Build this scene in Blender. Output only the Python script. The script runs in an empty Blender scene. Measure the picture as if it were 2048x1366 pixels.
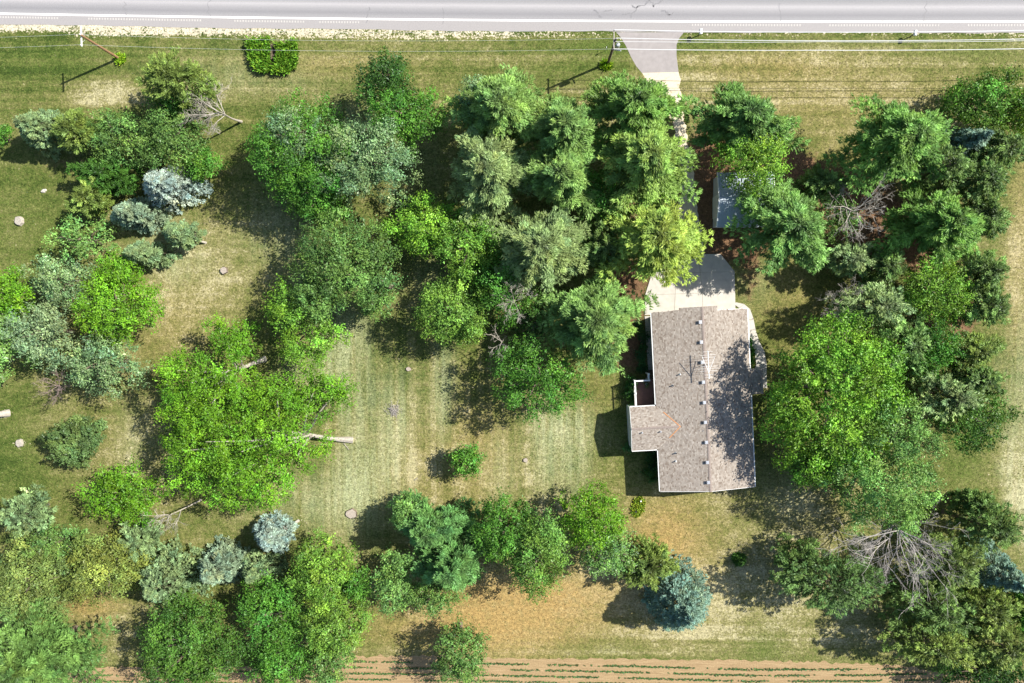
import bpy, math, random
import numpy as np
from mathutils import Vector, Matrix

rng = np.random.default_rng(11)
random.seed(5)
sc = bpy.context.scene
C = sc.collection

# ------------------------------------------------------------------ camera, sky, sun, exposure
CAM_H, FOC = 85.0, 1366.0                  # metres above the lawn, focal length in photograph pixels
NADX, NADY = 1055.0, 620.0                 # photograph pixel straight below the drone
fw = np.array([-(NADX - 1024) / FOC, (NADY - 683) / FOC, -1.0]); fw /= np.linalg.norm(fw)
rt = np.cross(fw, [0, 1, 0]); rt /= np.linalg.norm(rt)
up = np.cross(rt, fw)
cam = bpy.data.cameras.new('camera')
cam_o = bpy.data.objects.new('camera', cam); C.objects.link(cam_o)
cam.sensor_width = 36.0; cam.lens = 36.0 * FOC / 2048.0
cam.clip_start = 0.5; cam.clip_end = 6000
cam_o.matrix_world = Matrix(((rt[0], up[0], -fw[0], 0), (rt[1], up[1], -fw[1], 0), (rt[2], up[2], -fw[2], CAM_H), (0, 0, 0, 1)))
sc.camera = cam_o

SUN_EL = math.radians(42.5)
SUN_AZ = np.array([0.924, 0.383])
sun_dir = Vector((SUN_AZ[0] * math.cos(SUN_EL), SUN_AZ[1] * math.cos(SUN_EL), math.sin(SUN_EL)))
w = bpy.data.worlds.new('World'); sc.world = w; w.use_nodes = True
wn = w.node_tree
sky = wn.nodes.new('ShaderNodeTexSky'); sky.sky_type = 'NISHITA'; sky.sun_disc = False
sky.sun_elevation = SUN_EL; sky.sun_rotation = math.atan2(SUN_AZ[0], SUN_AZ[1])
sky.air_density = 1.0; sky.dust_density = 1.0
bg = wn.nodes['Background']; bg.inputs['Strength'].default_value = 0.09
wn.links.new(sky.outputs[0], bg.inputs['Color'])
sl = bpy.data.lights.new('sun', 'SUN'); sl.energy = 5.0; sl.angle = math.radians(0.5); sl.color = (1.0, 0.95, 0.86)
so = bpy.data.objects.new('sun', sl); C.objects.link(so)
so.rotation_euler = sun_dir.to_track_quat('Z', 'Y').to_euler()
sc.view_settings.view_transform = 'Standard'; sc.view_settings.look = 'None'
sc.view_settings.gamma = 1.0; sc.view_settings.use_curve_mapping = False
sc.view_settings.exposure = 0.88
cy = sc.cycles
cy.max_bounces = 5; cy.diffuse_bounces = 3; cy.glossy_bounces = 2; cy.transmission_bounces = 3; cy.transparent_max_bounces = 4
cy.use_denoising = True
cy.caustics_reflective = False; cy.caustics_refractive = False
sc.render.filter_size = 1.15

def P(x, y, z=0.0):
    "photograph pixel -> point of the place at height z"
    d = fw + rt * (x - 1024) / FOC - up * (y - 683) / FOC
    t = (z - CAM_H) / d[2]
    return np.array([0, 0, CAM_H]) + d * t
def Q(pts):
    d = np.asarray(pts, float) - np.array([0, 0, CAM_H]); k = FOC / (d @ fw)
    return 1024 + (d @ rt) * k, 683 - (d @ up) * k
def PXM(z=0.0): return FOC / (CAM_H - z)       # pixels per metre

# ------------------------------------------------------------------ helpers
def mesh_np(name, V, F, col=None, fmat=None, smooth=False):
    V = np.asarray(V, np.float32); F = np.asarray(F, np.int32)
    me = bpy.data.meshes.new(name)
    k = F.shape[1]
    me.vertices.add(len(V)); me.vertices.foreach_set('co', V.ravel())
    me.loops.add(F.size); me.loops.foreach_set('vertex_index', F.ravel())
    me.polygons.add(len(F)); me.polygons.foreach_set('loop_start', np.arange(0, F.size, k, dtype=np.int32))
    me.update(calc_edges=True)
    if col is not None:
        a = me.color_attributes.new('tint', 'FLOAT_COLOR', 'POINT')
        c4 = np.ones((len(V), 4), np.float32); c4[:, :3] = col
        a.data.foreach_set('color', c4.ravel())
    me.polygons.foreach_set('use_smooth', np.full(len(F), bool(smooth)))
    return me

class MB:
    "collects simple shapes into one mesh"
    def __init__(s): s.v = []; s.f = []
    def poly(s, pts):
        n = len(s.v); s.v += [tuple(map(float, p)) for p in pts]; s.f.append(tuple(range(n, n + len(pts)))); return s
    def box(s, c, size, ax=None, rot=0.0):
        c = np.array(c, float); hx, hy, hz = [d / 2 for d in size]
        if ax is None: ax = np.array([[math.cos(rot), math.sin(rot), 0], [-math.sin(rot), math.cos(rot), 0], [0, 0, 1]])
        n = len(s.v)
        for sx, sy, sz in ((-1,-1,-1),(1,-1,-1),(1,1,-1),(-1,1,-1),(-1,-1,1),(1,-1,1),(1,1,1),(-1,1,1)):
            s.v.append(tuple(c + ax[0] * sx * hx + ax[1] * sy * hy + ax[2] * sz * hz))
        for q in ((0,3,2,1),(4,5,6,7),(0,1,5,4),(1,2,6,5),(2,3,7,6),(3,0,4,7)): s.f.append(tuple(n + i for i in q))
        return s
    def tube(s, pts, rad, k=8, cap=True):
        pts = [np.array(p, float) for p in pts]; n0 = len(s.v)
        if not hasattr(rad, '__len__'): rad = [rad] * len(pts)
        for i, p in enumerate(pts):
            d = pts[min(i + 1, len(pts) - 1)] - pts[max(i - 1, 0)]; d /= np.linalg.norm(d) + 1e-9
            a = np.cross(d, [0.31, 0.2, 0.93] if abs(d[2]) < .9 else [1, 0.1, 0]); a /= np.linalg.norm(a); b = np.cross(d, a)
            for j in range(k):
                t = 2 * math.pi * j / k
                s.v.append(tuple(p + rad[i] * (a * math.cos(t) + b * math.sin(t))))
        for i in range(len(pts) - 1):
            for j in range(k):
                s.f.append((n0 + i*k + j, n0 + i*k + (j+1) % k, n0 + (i+1)*k + (j+1) % k, n0 + (i+1)*k + j))
        if cap:
            s.f.append(tuple(n0 + j for j in reversed(range(k)))); m = n0 + (len(pts) - 1) * k
            s.f.append(tuple(m + j for j in range(k)))
        return s
    def prism(s, poly, z0, z1):
        n = len(s.v); k = len(poly)
        for p in poly: s.v.append((float(p[0]), float(p[1]), z0))
        for p in poly: s.v.append((float(p[0]), float(p[1]), z1))
        s.f.append(tuple(n + i for i in reversed(range(k)))); s.f.append(tuple(n + k + i for i in range(k)))
        for i in range(k): s.f.append((n + i, n + (i+1) % k, n + k + (i+1) % k, n + k + i))
        return s
    def build(s, name, m, parent=None, smooth=False):
        me = bpy.data.meshes.new(name); me.from_pydata(s.v, [], s.f); me.update()
        if smooth: me.polygons.foreach_set('use_smooth', np.ones(len(me.polygons), bool))
        return link(name, me, m, parent)
def link(name, me, m=None, parent=None):
    o = bpy.data.objects.new(name, me); C.objects.link(o)
    if m is not None: me.materials.append(m)
    if parent is not None: o.parent = parent
    return o
def tag(o, label=None, cat=None, group=None, kind=None):
    if label: o['label'] = label
    if cat: o['category'] = cat
    if group: o['group'] = group
    if kind: o['kind'] = kind
    return o
def thing(name, label, cat, loc=(0, 0, 0), group=None):
    o = bpy.data.objects.new(name, None); C.objects.link(o); o.empty_display_size = .3
    o.location = [float(a) for a in loc]
    return tag(o, label, cat, group)
def put(o, root):
    "parents a mesh given in place coordinates to a root that stands elsewhere"
    o.parent = root; o.matrix_parent_inverse = Matrix.Translation(-root.location); return o

# ------------------------------------------------------------------ materials
def newmat(name):
    m = bpy.data.materials.new(name); m.use_nodes = True; nt = m.node_tree
    return m, nt, nt.nodes['Principled BSDF'], nt.links
def N(nt, t, **kw):
    n = nt.nodes.new(t)
    for k, v in kw.items(): setattr(n, k, v)
    return n
def noise(nt, L, vec, scale, detail=3, rough=.6, stretch=None):
    n = N(nt, 'ShaderNodeTexNoise'); n.inputs['Scale'].default_value = scale; n.inputs['Detail'].default_value = detail
    n.inputs['Roughness'].default_value = rough
    if stretch:
        mp = N(nt, 'ShaderNodeMapping'); mp.inputs['Scale'].default_value = stretch; L.new(vec, mp.inputs[0]); vec = mp.outputs[0]
    L.new(vec, n.inputs['Vector']); return n.outputs['Fac']
def ramp(nt, L, fac, stops):
    r = N(nt, 'ShaderNodeValToRGB'); e = r.color_ramp.elements
    while len(e) < len(stops): e.new(.5)
    for i, (p, c) in enumerate(stops):
        e[i].position = p; e[i].color = (c, c, c, 1) if not hasattr(c, '__len__') else (*c, 1)
    L.new(fac, r.inputs[0]); return r.outputs[0]
def mixc(nt, L, fac, a, b, mode='MIX'):
    m = N(nt, 'ShaderNodeMix', data_type='RGBA', blend_type=mode)
    for sock, v in ((m.inputs[0], fac), (m.inputs[6], a), (m.inputs[7], b)):
        if isinstance(v, (int, float)): sock.default_value = v
        elif isinstance(v, tuple): sock.default_value = (*v, 1)
        else: L.new(v, sock)
    return m.outputs[2]
def mth(nt, L, op, a, b=None, clamp=False):
    m = N(nt, 'ShaderNodeMath', operation=op); m.use_clamp = clamp
    for i, v in enumerate((a, b)):
        if v is None: continue
        if isinstance(v, (int, float)): m.inputs[i].default_value = v
        else: L.new(v, m.inputs[i])
    return m.outputs[0]
def bump(nt, L, bs, h, strength, dist=.05):
    b = N(nt, 'ShaderNodeBump'); b.inputs['Strength'].default_value = strength; b.inputs['Distance'].default_value = dist
    L.new(h, b.inputs['Height']); L.new(b.outputs[0], bs.inputs['Normal'])
def simple(name, col, rough=.7, var=.25, scale=3.0, metal=0.0, bmp=0.0, bscale=40):
    m, nt, bs, L = newmat(name)
    tc = N(nt, 'ShaderNodeTexCoord').outputs['Object']
    n = noise(nt, L, tc, scale, 4)
    c = ramp(nt, L, n, [(.25, tuple(x * (1 - var) for x in col)), (.75, tuple(min(1, x * (1 + var)) for x in col))])
    L.new(c, bs.inputs['Base Color']); bs.inputs['Roughness'].default_value = rough; bs.inputs['Metallic'].default_value = metal
    if bmp: bump(nt, L, bs, noise(nt, L, tc, bscale, 3), bmp)
    return m
def leafmat(name, trans=.3, gloss=.04):
    m, nt, bs, L = newmat(name); nt.nodes.remove(bs)
    out = nt.nodes['Material Output']
    at = N(nt, 'ShaderNodeAttribute', attribute_name='tint')
    d = N(nt, 'ShaderNodeBsdfDiffuse'); t = N(nt, 'ShaderNodeBsdfTranslucent'); g = N(nt, 'ShaderNodeBsdfGlossy'); g.inputs['Roughness'].default_value = .45
    L.new(at.outputs['Color'], d.inputs['Color'])
    tcol = mixc(nt, L, 1.0, at.outputs['Color'], (1.25, 1.2, .55), 'MULTIPLY'); L.new(tcol, t.inputs['Color'])
    g.inputs['Color'].default_value = (.9, .95, 1, 1)
    a = N(nt, 'ShaderNodeMixShader'); a.inputs[0].default_value = trans; L.new(d.outputs[0], a.inputs[1]); L.new(t.outputs[0], a.inputs[2])
    b = N(nt, 'ShaderNodeMixShader'); b.inputs[0].default_value = gloss; L.new(a.outputs[0], b.inputs[1]); L.new(g.outputs[0], b.inputs[2])
    L.new(b.outputs[0], out.inputs['Surface']); return m
M = {}
M['leaf'] = leafmat('leaf', .13, .02)
M['needle'] = leafmat('needle', .22, .012)
M['bark'] = simple('bark', (.15, .115, .085), .9, .35, 6, bmp=.5, bscale=18)
M['bark_pale'] = simple('bark_pale', (.37, .335, .285), .9, .3, 5, bmp=.5, bscale=18)
M['deadwood'] = simple('deadwood', (.36, .33, .305), .9, .3, 4, bmp=.4)
M['deadwood_brown'] = simple('deadwood_brown', (.24, .18, .16), .9, .3, 4, bmp=.4)
M['white'] = simple('white_paint', (.80, .80, .78), .5, .05, 2)
M['concrete'] = simple('concrete', (.47, .44, .39), .85, .14, 1.2, bmp=.2, bscale=25)
M['pole_wood'] = simple('pole_wood', (.26, .15, .075), .85, .3, 5, bmp=.4)
M['grey_wood'] = simple('weathered_wood', (.14, .105, .075), .9, .3, 5, bmp=.4)
M['steel'] = simple('galvanised_steel', (.55, .57, .6), .4, .1, 5, metal=.6)
M['wire'] = simple('aluminium_glint_wire', (.80, .80, .80), .45, .03, 1, metal=.1)  # near-white aluminium, sun glint on the wires put into the base colour
M['dark'] = simple('dark_plastic', (.02, .02, .022), .6, .2, 5)
M['porcelain'] = simple('porcelain', (.6, .6, .62), .2, .05, 5)
M['copper'] = simple('valley_copper', (.52, .24, .10), .5, .2, 4)
M['deck'] = simple('deck_board', (.15, .078, .06), .7, .2, 3)
M['siding'] = simple('white_siding', (.62, .64, .66), .6, .06, 3)
M['glass'] = simple('window_glass', (.04, .05, .06), .08, .1, 1)
M['stump'] = simple('cut_wood', (.36, .31, .26), .9, .25, 7, bmp=.5)
M['mulch'] = simple('bark_mulch', (.15, .075, .045), .95, .4, 9, bmp=.6)
M['soil_dark'] = simple('dark_soil', (.05, .04, .03), .95, .3, 5, bmp=.5)

# ------------------------------------------------------------------ the ground
def px_blob(X, Y, x, y, rx, ry, p=1.0):
    return np.exp(-(((X - x) / rx) ** 2 + ((Y - y) / ry) ** 2) ** p)
gx = np.arange(-84, 84.01, .7); gy = np.arange(-66, 52.01, .7)
GX, GY = np.meshgrid(gx, gy)
V = np.stack([GX.ravel(), GY.ravel(), np.zeros(GX.size)], 1)
nx_, ny_ = len(gx), len(gy)
ii = (np.arange(ny_ - 1)[:, None] * nx_ + np.arange(nx_ - 1)[None, :]).ravel()
F = np.stack([ii, ii + 1, ii + nx_ + 1, ii + nx_], 1)
PX, PY = Q(V)
ch = {k: np.zeros(len(V)) for k in ('dry', 'orange', 'mulch', 'gravel', 'pale', 'lush')}
ch['dry'] += .40
def blob(c, x, y, rx, ry, a, p=1.0): ch[c][:] = ch[c] + a * px_blob(PX, PY, x, y, rx, ry, p)
for b in [('dry',1650,210,420,90,.30),('dry',1700,110,380,40,.15),('dry',750,120,260,60,.15),('dry',420,520,160,120,.25),('dry',330,620,150,120,.25),
          ('dry',230,860,160,120,.18),('dry',1300,1130,420,130,.30),('dry',1560,1230,300,110,.30),('dry',1000,1230,330,110,.28),('dry',820,960,200,110,.3),
          ('dry',1000,870,180,120,.2),('dry',190,200,180,60,.28),('dry',60,200,120,40,-.1),('dry',70,130,160,55,-.22),('dry',70,420,150,150,-.06),
          ('dry',1600,1000,180,90,.25),('dry',30,960,120,140,-.15),('dry',330,960,200,90,.2),('dry',1940,900,70,70,.1),('dry',250,1250,120,60,.3),
          ('orange',1010,1230,160,80,1.15),('orange',1330,1110,120,130,.45),('orange',1650,190,260,70,.25),('orange',330,650,120,120,.2),('orange',1050,1170,170,40,.35),('orange',1330,1080,60,70,.6),('orange',960,900,70,110,.35),('orange',170,1210,70,25,.9),
          ('orange',800,940,90,110,.25),('orange',860,1260,160,40,.4),('orange',1160,1200,120,60,.35),('orange',420,180,0.1,.1,0),('orange',1530,130,150,25,.25),
          ('orange',640,130,160,22,.3),('orange',1580,620,90,120,.25),('orange',1700,330,90,60,.2),('orange',1180,790,60,60,.2),
          ('mulch',1420,380,60,140,1.0,1.5),('mulch',1320,410,60,40,.9),('mulch',1660,400,130,70,.8),('mulch',1770,480,130,80,.8),('mulch',1900,600,60,90,.6),
          ('mulch',1570,330,60,30,.9),('mulch',1480,480,60,40,.9),('mulch',1500,560,20,60,.5),('mulch',1260,600,60,120,.35),('mulch',1260,700,40,60,.6),('mulch',1880,640,80,60,.5),
          ('mulch',150,330,90,30,.35),('mulch',1250,560,50,60,.5),
          ('lush',1220,110,90,45,.6),('lush',1480,85,360,14,.55),('lush',1950,100,120,22,.6),('lush',110,120,170,40,.45),('lush',60,480,90,90,.45),
          ('lush',1210,1295,60,20,.55),('lush',1530,1300,40,40,.6),('lush',1130,1298,40,16,.5),('lush',1930,930,50,60,.6),('lush',1100,150,110,20,.35),
          ('lush',720,920,60,60,.4),('lush',1290,870,60,80,.6),('lush',30,900,90,120,.35),('lush',1200,740,60,60,.35),('lush',1510,700,12,30,1.0),
          ('lush',700,100,400,16,.25),('lush',30,300,90,90,.25),
          ('pale',690,670,50,60,1.1),('pale',640,560,60,60,.3),('pale',800,870,30,110,.5),('pale',700,940,30,110,.6),('pale',1150,920,30,90,.6),('pale',1000,940,30,70,.4),('pale',330,480,60,60,.4),('pale',860,560,60,60,.3),('pale',630,740,70,40,.7),('pale',720,800,80,60,.45),('pale',885,780,20,100,.8),('pale',1090,900,34,95,.6),
          ('pale',745,960,45,90,.7),('pale',660,1000,60,60,.45),('pale',570,1000,90,60,.3),('pale',560,470,70,70,.5),('pale',840,340,60,90,.25),('pale',1130,850,60,40,.5),
          ('pale',350,530,60,40,.4),('pale',490,150,150,40,.3),('pale',1500,560,60,60,.2),('pale',700,230,60,30,.4),('pale',1570,990,60,60,.35),('pale',270,880,30,80,.3),
          ('gravel',790,822,14,12,.75),('gravel',110,188,9,4,.7),('gravel',410,487,8,6,.6),('gravel',597,1042,9,7,.6),('gravel',706,880,9,7,.7),('gravel',40,442,14,10,.35),
          ('gravel',1050,920,9,7,.5),('gravel',40,886,14,12,.5),('gravel',10,826,14,10,.5),('gravel',448,540,10,9,.5),('gravel',830,1180,10,8,.3)]:
    blob(*b)
# gravel verge beside the road: broad and bare on the left, grassed over to the right
verge_lo = np.interp(PX, [-400, 0, 300, 520, 1024, 1500, 2048, 2400], [47, 47, 57, 60, 65, 66, 62, 60])
wid = np.interp(PX, [-300, 0, 420, 700, 1000, 1230, 1300, 1850, 2048, 2300], [22, 20, 21, 19, 17, 13, 8, 9, 16, 16])
amt = np.interp(PX, [-300, 0, 420, 700, 1000, 1230, 1300, 1850, 1930, 2048], [.72, .72, .70, .62, .54, .32, .36, .38, .58, .64])
ch['gravel'] = np.maximum(ch['gravel'], amt * np.clip((verge_lo + wid - PY) / 7, 0, 1) * (PY > verge_lo - 25))
# dry stubble headland along the right edge
xb = np.interp(PY, [-200, 240, 262, 300, 400, 500, 640, 720, 900, 1000, 1060, 1150, 1300], [2300, 2300, 2045, 2012, 1998, 1990, 1990, 1980, 1988, 1982, 2015, 2040, 2060])
xb = xb + 9 + 7 * np.sin(PY / 31) + 5 * np.sin(PY / 11 + 1)
fld = np.clip((PX - xb) / 26, 0, 1)
ch['dry'] = ch['dry'] * (1 - fld) + fld * (.68 + .2 * np.sin(PY / 70)); ch['pale'] = np.maximum(ch['pale'], fld * (.24 + .26 * np.clip((PY - 650) / 200, -.6, 1)))
tan = fld * np.clip((760 - PY) / 150, 0, 1); ch['orange'] = np.maximum(ch['orange'], tan * .30)
for k in ch: ch[k] = np.clip(ch[k], 0, 1.2)
me = mesh_np('lawn', V, F)
ch['mowv'] = np.clip(px_blob(PX, PY, 850, 850, 430, 230) * 1.3, 0, 1); ch['mowh'] = np.clip(np.clip((290 - PY) / 60, 0, 1) + px_blob(PX, PY, 1250, 1280, 700, 70), 0, 1); ch['none'] = np.zeros(len(V))
for nm, ks in (('maska', ('dry', 'orange', 'mulch')), ('maskb', ('gravel', 'pale', 'lush')), ('maskc', ('mowv', 'mowh', 'none'))):
    a = me.color_attributes.new(nm, 'FLOAT_COLOR', 'POINT')
    c4 = np.ones((len(V), 4), np.float32)
    for i, k in enumerate(ks): c4[:, i] = ch[k]
    a.data.foreach_set('color', c4.ravel())

def lawn_material():
    m, nt, bs, L = newmat('lawn_grass')
    tc = N(nt, 'ShaderNodeTexCoord').outputs['Object']
    A = N(nt, 'ShaderNodeSeparateColor'); a = N(nt, 'ShaderNodeAttribute', attribute_name='maska'); L.new(a.outputs['Color'], A.inputs[0])
    B = N(nt, 'ShaderNodeSeparateColor'); b = N(nt, 'ShaderNodeAttribute', attribute_name='maskb'); L.new(b.outputs['Color'], B.inputs[0])
    n1 = noise(nt, L, tc, .16, 5, .62); n2 = noise(nt, L, tc, .9, 5, .65); n3 = noise(nt, L, tc, 4.2, 4, .7); n4 = noise(nt, L, tc, 11, 3, .7)
    sx = noise(nt, L, tc, 1.0, 4, .65, (1.3, .09, 1)); sy = noise(nt, L, tc, 1.0, 2, .5, (.05, .9, 1))
    Cc = N(nt, 'ShaderNodeSeparateColor'); c_ = N(nt, 'ShaderNodeAttribute', attribute_name='maskc'); L.new(c_.outputs['Color'], Cc.inputs[0])
    mv = ramp(nt, L, noise(nt, L, tc, 1.0, 1, .5, (.8, .012, 1)), [(.40, 0.), (.47, .5), (.55, .5), (.60, 1.)]); mh = ramp(nt, L, noise(nt, L, tc, 1.0, 1, .5, (.012, .8, 1)), [(.40, 0.), (.47, .5), (.55, .5), (.60, 1.)])
    # grass from green to straw
    d = mth(nt, L, 'ADD', A.outputs[0], mth(nt, L, 'MULTIPLY', mth(nt, L, 'SUBTRACT', n1, .5), 1.1))
    d = mth(nt, L, 'ADD', d, mth(nt, L, 'MULTIPLY', mth(nt, L, 'SUBTRACT', n2, .5), 1.0))
    d = mth(nt, L, 'ADD', d, mth(nt, L, 'MULTIPLY', mth(nt, L, 'SUBTRACT', n3, .5), 1.5))
    d = mth(nt, L, 'ADD', d, mth(nt, L, 'MULTIPLY', mth(nt, L, 'SUBTRACT', sy, .5), .5))
    d = mth(nt, L, 'ADD', d, mth(nt, L, 'MULTIPLY', mth(nt, L, 'MULTIPLY', mth(nt, L, 'SUBTRACT', mv, .5), Cc.outputs[0]), .34))
    d = mth(nt, L, 'ADD', d, mth(nt, L, 'MULTIPLY', mth(nt, L, 'MULTIPLY', mth(nt, L, 'SUBTRACT', mh, .5), Cc.outputs[1]), .30))
    c = ramp(nt, L, d, [(.02, (.038, .064, .011)), (.26, (.088, .116, .025)), (.50, (.145, .152, .046)), (.76, (.225, .208, .086)), (1.05, (.40, .365, .21))])
    lu = mth(nt, L, 'MULTIPLY', B.outputs[2], ramp(nt, L, n2, [(.3, .45), (.62, 1.0)]))
    c = mixc(nt, L, mth(nt, L, 'MULTIPLY', lu, .85, True), c, mixc(nt, L, n3, (.040, .080, .010), (.095, .150, .026)))
    orr = mth(nt, L, 'MULTIPLY', A.outputs[1], ramp(nt, L, mth(nt, L, 'ADD', n2, mth(nt, L, 'MULTIPLY', n3, .4)), [(.45, .35), (.8, 1.0)]), True)
    c = mixc(nt, L, orr, c, mixc(nt, L, n3, (.25, .16, .05), (.42, .30, .125)))
    pl = mth(nt, L, 'MULTIPLY', B.outputs[1], ramp(nt, L, mth(nt, L, 'ADD', mth(nt, L, 'MULTIPLY', sx, .65), mth(nt, L, 'MULTIPLY', n3, .45)), [(.42, .12), (.66, 1.0)]), True)
    c = mixc(nt, L, pl, c, mixc(nt, L, n4, (.22, .25, .12), (.50, .53, .32)))
    mu = mth(nt, L, 'MULTIPLY', ramp(nt, L, mth(nt, L, 'ADD', A.outputs[2], mth(nt, L, 'SUBTRACT', n2, .5)), [(.3, 0.), (.6, 1.)]), 1.0, True)
    c = mixc(nt, L, mu, c, mixc(nt, L, n3, (.095, .050, .026), (.25, .15, .085)))
    gr = ramp(nt, L, mth(nt, L, 'ADD', B.outputs[0], mth(nt, L, 'ADD', mth(nt, L, 'MULTIPLY', mth(nt, L, 'SUBTRACT', n2, .5), 1.5), mth(nt, L, 'MULTIPLY', mth(nt, L, 'SUBTRACT', n3, .5), 2.2))), [(.50, 0.), (.60, 1.)])
    c = mixc(nt, L, gr, c, mixc(nt, L, n4, (.44, .38, .26), (.68, .62, .48)))
    # weeds and bare spots, fine grain
    vo = N(nt, 'ShaderNodeTexVoronoi', feature='F1'); vo.inputs['Scale'].default_value = 1.9; L.new(tc, vo.inputs['Vector'])
    spot = mth(nt, L, 'MULTIPLY', ramp(nt, L, vo.outputs['Distance'], [(.06, 1.), (.17, 0.)]), ramp(nt, L, n2, [(.44, 0.), (.6, 1.)]))
    c = mixc(nt, L, mth(nt, L, 'MULTIPLY', spot, .75), c, (.06, .06, .018))
    n6 = noise(nt, L, tc, 2.4, 5, .72)
    c = mixc(nt, L, 1.0, c, ramp(nt, L, n6, [(.34, .62), (.52, 1.0), (.68, 1.34)]), 'MULTIPLY')
    n5 = noise(nt, L, tc, 6.5, 2, .5)
    c = mixc(nt, L, 1.0, c, ramp(nt, L, n5, [(.32, .76), (.66, 1.20)]), 'MULTIPLY')
    c = mixc(nt, L, 1.0, c, ramp(nt, L, n4, [(.30, .80), (.70, 1.20)]), 'MULTIPLY')
    L.new(c, bs.inputs['Base Color']); bs.inputs['Roughness'].default_value = .95; bs.inputs['Specular IOR Level'].default_value = .15
    bump(nt, L, bs, mth(nt, L, 'ADD', mth(nt, L, 'MULTIPLY', n3, .8), mth(nt, L, 'MULTIPLY', n4, .5)), .8, .12)
    return m
M['lawn'] = lawn_material()
tag(link('lawn', me, M['lawn']), kind='structure')
g = MB().poly([(-3000, -3000, -.06), (3000, -3000, -.06), (3000, 3000, -.06), (-3000, 3000, -.06)]).build('ground', simple('far_ground', (.16, .16, .06), .95, .3, .05))
tag(g, kind='structure')

# ------------------------------------------------------------------ the road
ex = np.array([0, 170, 520, 800, 1024, 1500, 2048]); ey = np.array([27.2, 30.5, 35, 39.2, 41.2, 42.6, 43.5])
EW = np.array([P(a, b) for a, b in zip(ex, ey)])
pf = np.polyfit(EW[:, 0], EW[:, 1], 2)
def edge_y(X):
    Xc = np.clip(X, -75, 70); y = np.polyval(pf, Xc); s = np.polyval(np.polyder(pf), Xc)
    return y + s * (X - Xc)
def strip(name, y0, y1, z, m, parent=None, x0=-300, x1=300, step=4.0, thick=0):
    xs = np.arange(x0, x1 + .01, step); mb = MB()
    a = [(x, edge_y(x) + y0, z) for x in xs]; b = [(x, edge_y(x) + y1, z) for x in xs]
    for i in range(len(xs) - 1): mb.poly([a[i], a[i+1], b[i+1], b[i]])
    return mb.build(name, m, parent)
def asphalt_material():
    m, nt, bs, L = newmat('worn_asphalt')
    tc = N(nt, 'ShaderNodeTexCoord').outputs['Object']
    lo = N(nt, 'ShaderNodeAttribute', attribute_name='across')   # metres across the road
    t = lo.outputs['Fac']
    fine = noise(nt, L, tc, 9, 4, .75); med = noise(nt, L, tc, .8, 4, .6, (.25, 1, 1))
    tt = mth(nt, L, 'ADD', t, mth(nt, L, 'MULTIPLY', mth(nt, L, 'SUBTRACT', med, .5), .12))
    dark, mid, lite, sh = (.215, .21, .22), (.27, .263, .27), (.37, .355, .362), (.30, .283, .28)
    T = lambda v: (v + 1.6) / 10.0
    c = ramp(nt, L, T_map(nt, L, tt), [(T(-1.3), sh), (T(0.0), sh), (T(.25), mid), (T(.75), dark), (T(1.25), mid), (T(1.75), lite), (T(2.1), mid), (T(2.6), dark), (T(3.2), mid), (T(3.7), mid), (T(4.6), dark), (T(5.4), lite), (T(6.3), dark), (T(7.3), mid), (T(8.3), sh)])
    c = mixc(nt, L, 1.0, c, ramp(nt, L, fine, [(.3, .86), (.7, 1.12)]), 'MULTIPLY')
    pat = noise(nt, L, tc, .5, 5, .7)
    c = mixc(nt, L, mth(nt, L, 'MULTIPLY', ramp(nt, L, pat, [(.62, 0.), (.75, 1.)]), .25), c, (.2, .195, .2))
    L.new(c, bs.inputs['Base Color']); bs.inputs['Roughness'].default_value = .85
    bump(nt, L, bs, fine, .3, .02)
    return m
def T_map(nt, L, v):
    return mth(nt, L, 'DIVIDE', mth(nt, L, 'ADD', v, 1.6), 10.0)
M['asphalt'] = asphalt_material()
def road_mesh():
    xs = np.arange(-300, 300.1, 3.0); off = np.array([-1.28, 0, .9, 1.8, 2.7, 3.7, 4.6, 5.5, 6.4, 7.4, 8.7])
    VV = np.array([(x, edge_y(x) + o, .016) for x in xs for o in off]); n = len(off)
    VV[:, 1] += np.where(np.tile(off, len(xs)) < -1, .06 * np.sin(VV[:, 0] * .9) + .05 * np.sin(VV[:, 0] * 2.3), 0)
    k = (np.arange(len(xs) - 1)[:, None] * n + np.arange(n - 1)).ravel()
    me = mesh_np('road', VV, np.stack([k, k + n, k + n + 1, k + 1], 1))
    a = me.attributes.new('across', 'FLOAT', 'POINT'); a.data.foreach_set('value', np.tile(off, len(xs)).astype(np.float32))
    return me
road = tag(link('road', road_mesh(), M['asphalt']), kind='structure')
def paint(name, col):
    m, nt, bs, L = newmat(name); tc = N(nt, 'ShaderNodeTexCoord').outputs['Object']
    n = noise(nt, L, tc, 3.5, 5, .75)
    L.new(ramp(nt, L, n, [(.28, tuple(.6 * v for v in col)), (.45, col)]), bs.inputs['Base Color']); bs.inputs['Roughness'].default_value = .6; return m
M['line'] = paint('road_paint_white', (.86, .86, .84)); M['yellow'] = paint('road_paint_yellow', (.62, .42, .06))
strip('edge_line', -.11, .11, .0205, M['line'], road)
strip('centre_line', 3.58, 3.68, .0205, M['yellow'], road); strip('centre_line', 3.78, 3.88, .0205, M['yellow'], road)
strip('edge_line', 7.25, 7.4, .0205, M['line'], road)
M['rumble'] = simple('rumble_groove', (.43, .41, .385), .8, .15, 4)
for a, b in ((-400, -60), (-20, 120), (178, 405), (470, 612), (640, 720), (1385, 1605), (1660, 1878), (1937, 2200)):
    x0, x1 = P(a, 45)[0], P(b, 45)[0]; mb = MB()
    for x in np.arange(x0, x1, .34):
        y = edge_y(x) - .42
        mb.box((x, y, .018), (.17, .23, .012))
    tag(mb.build('rumble_strip', M['rumble'], road), kind='stuff')
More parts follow.
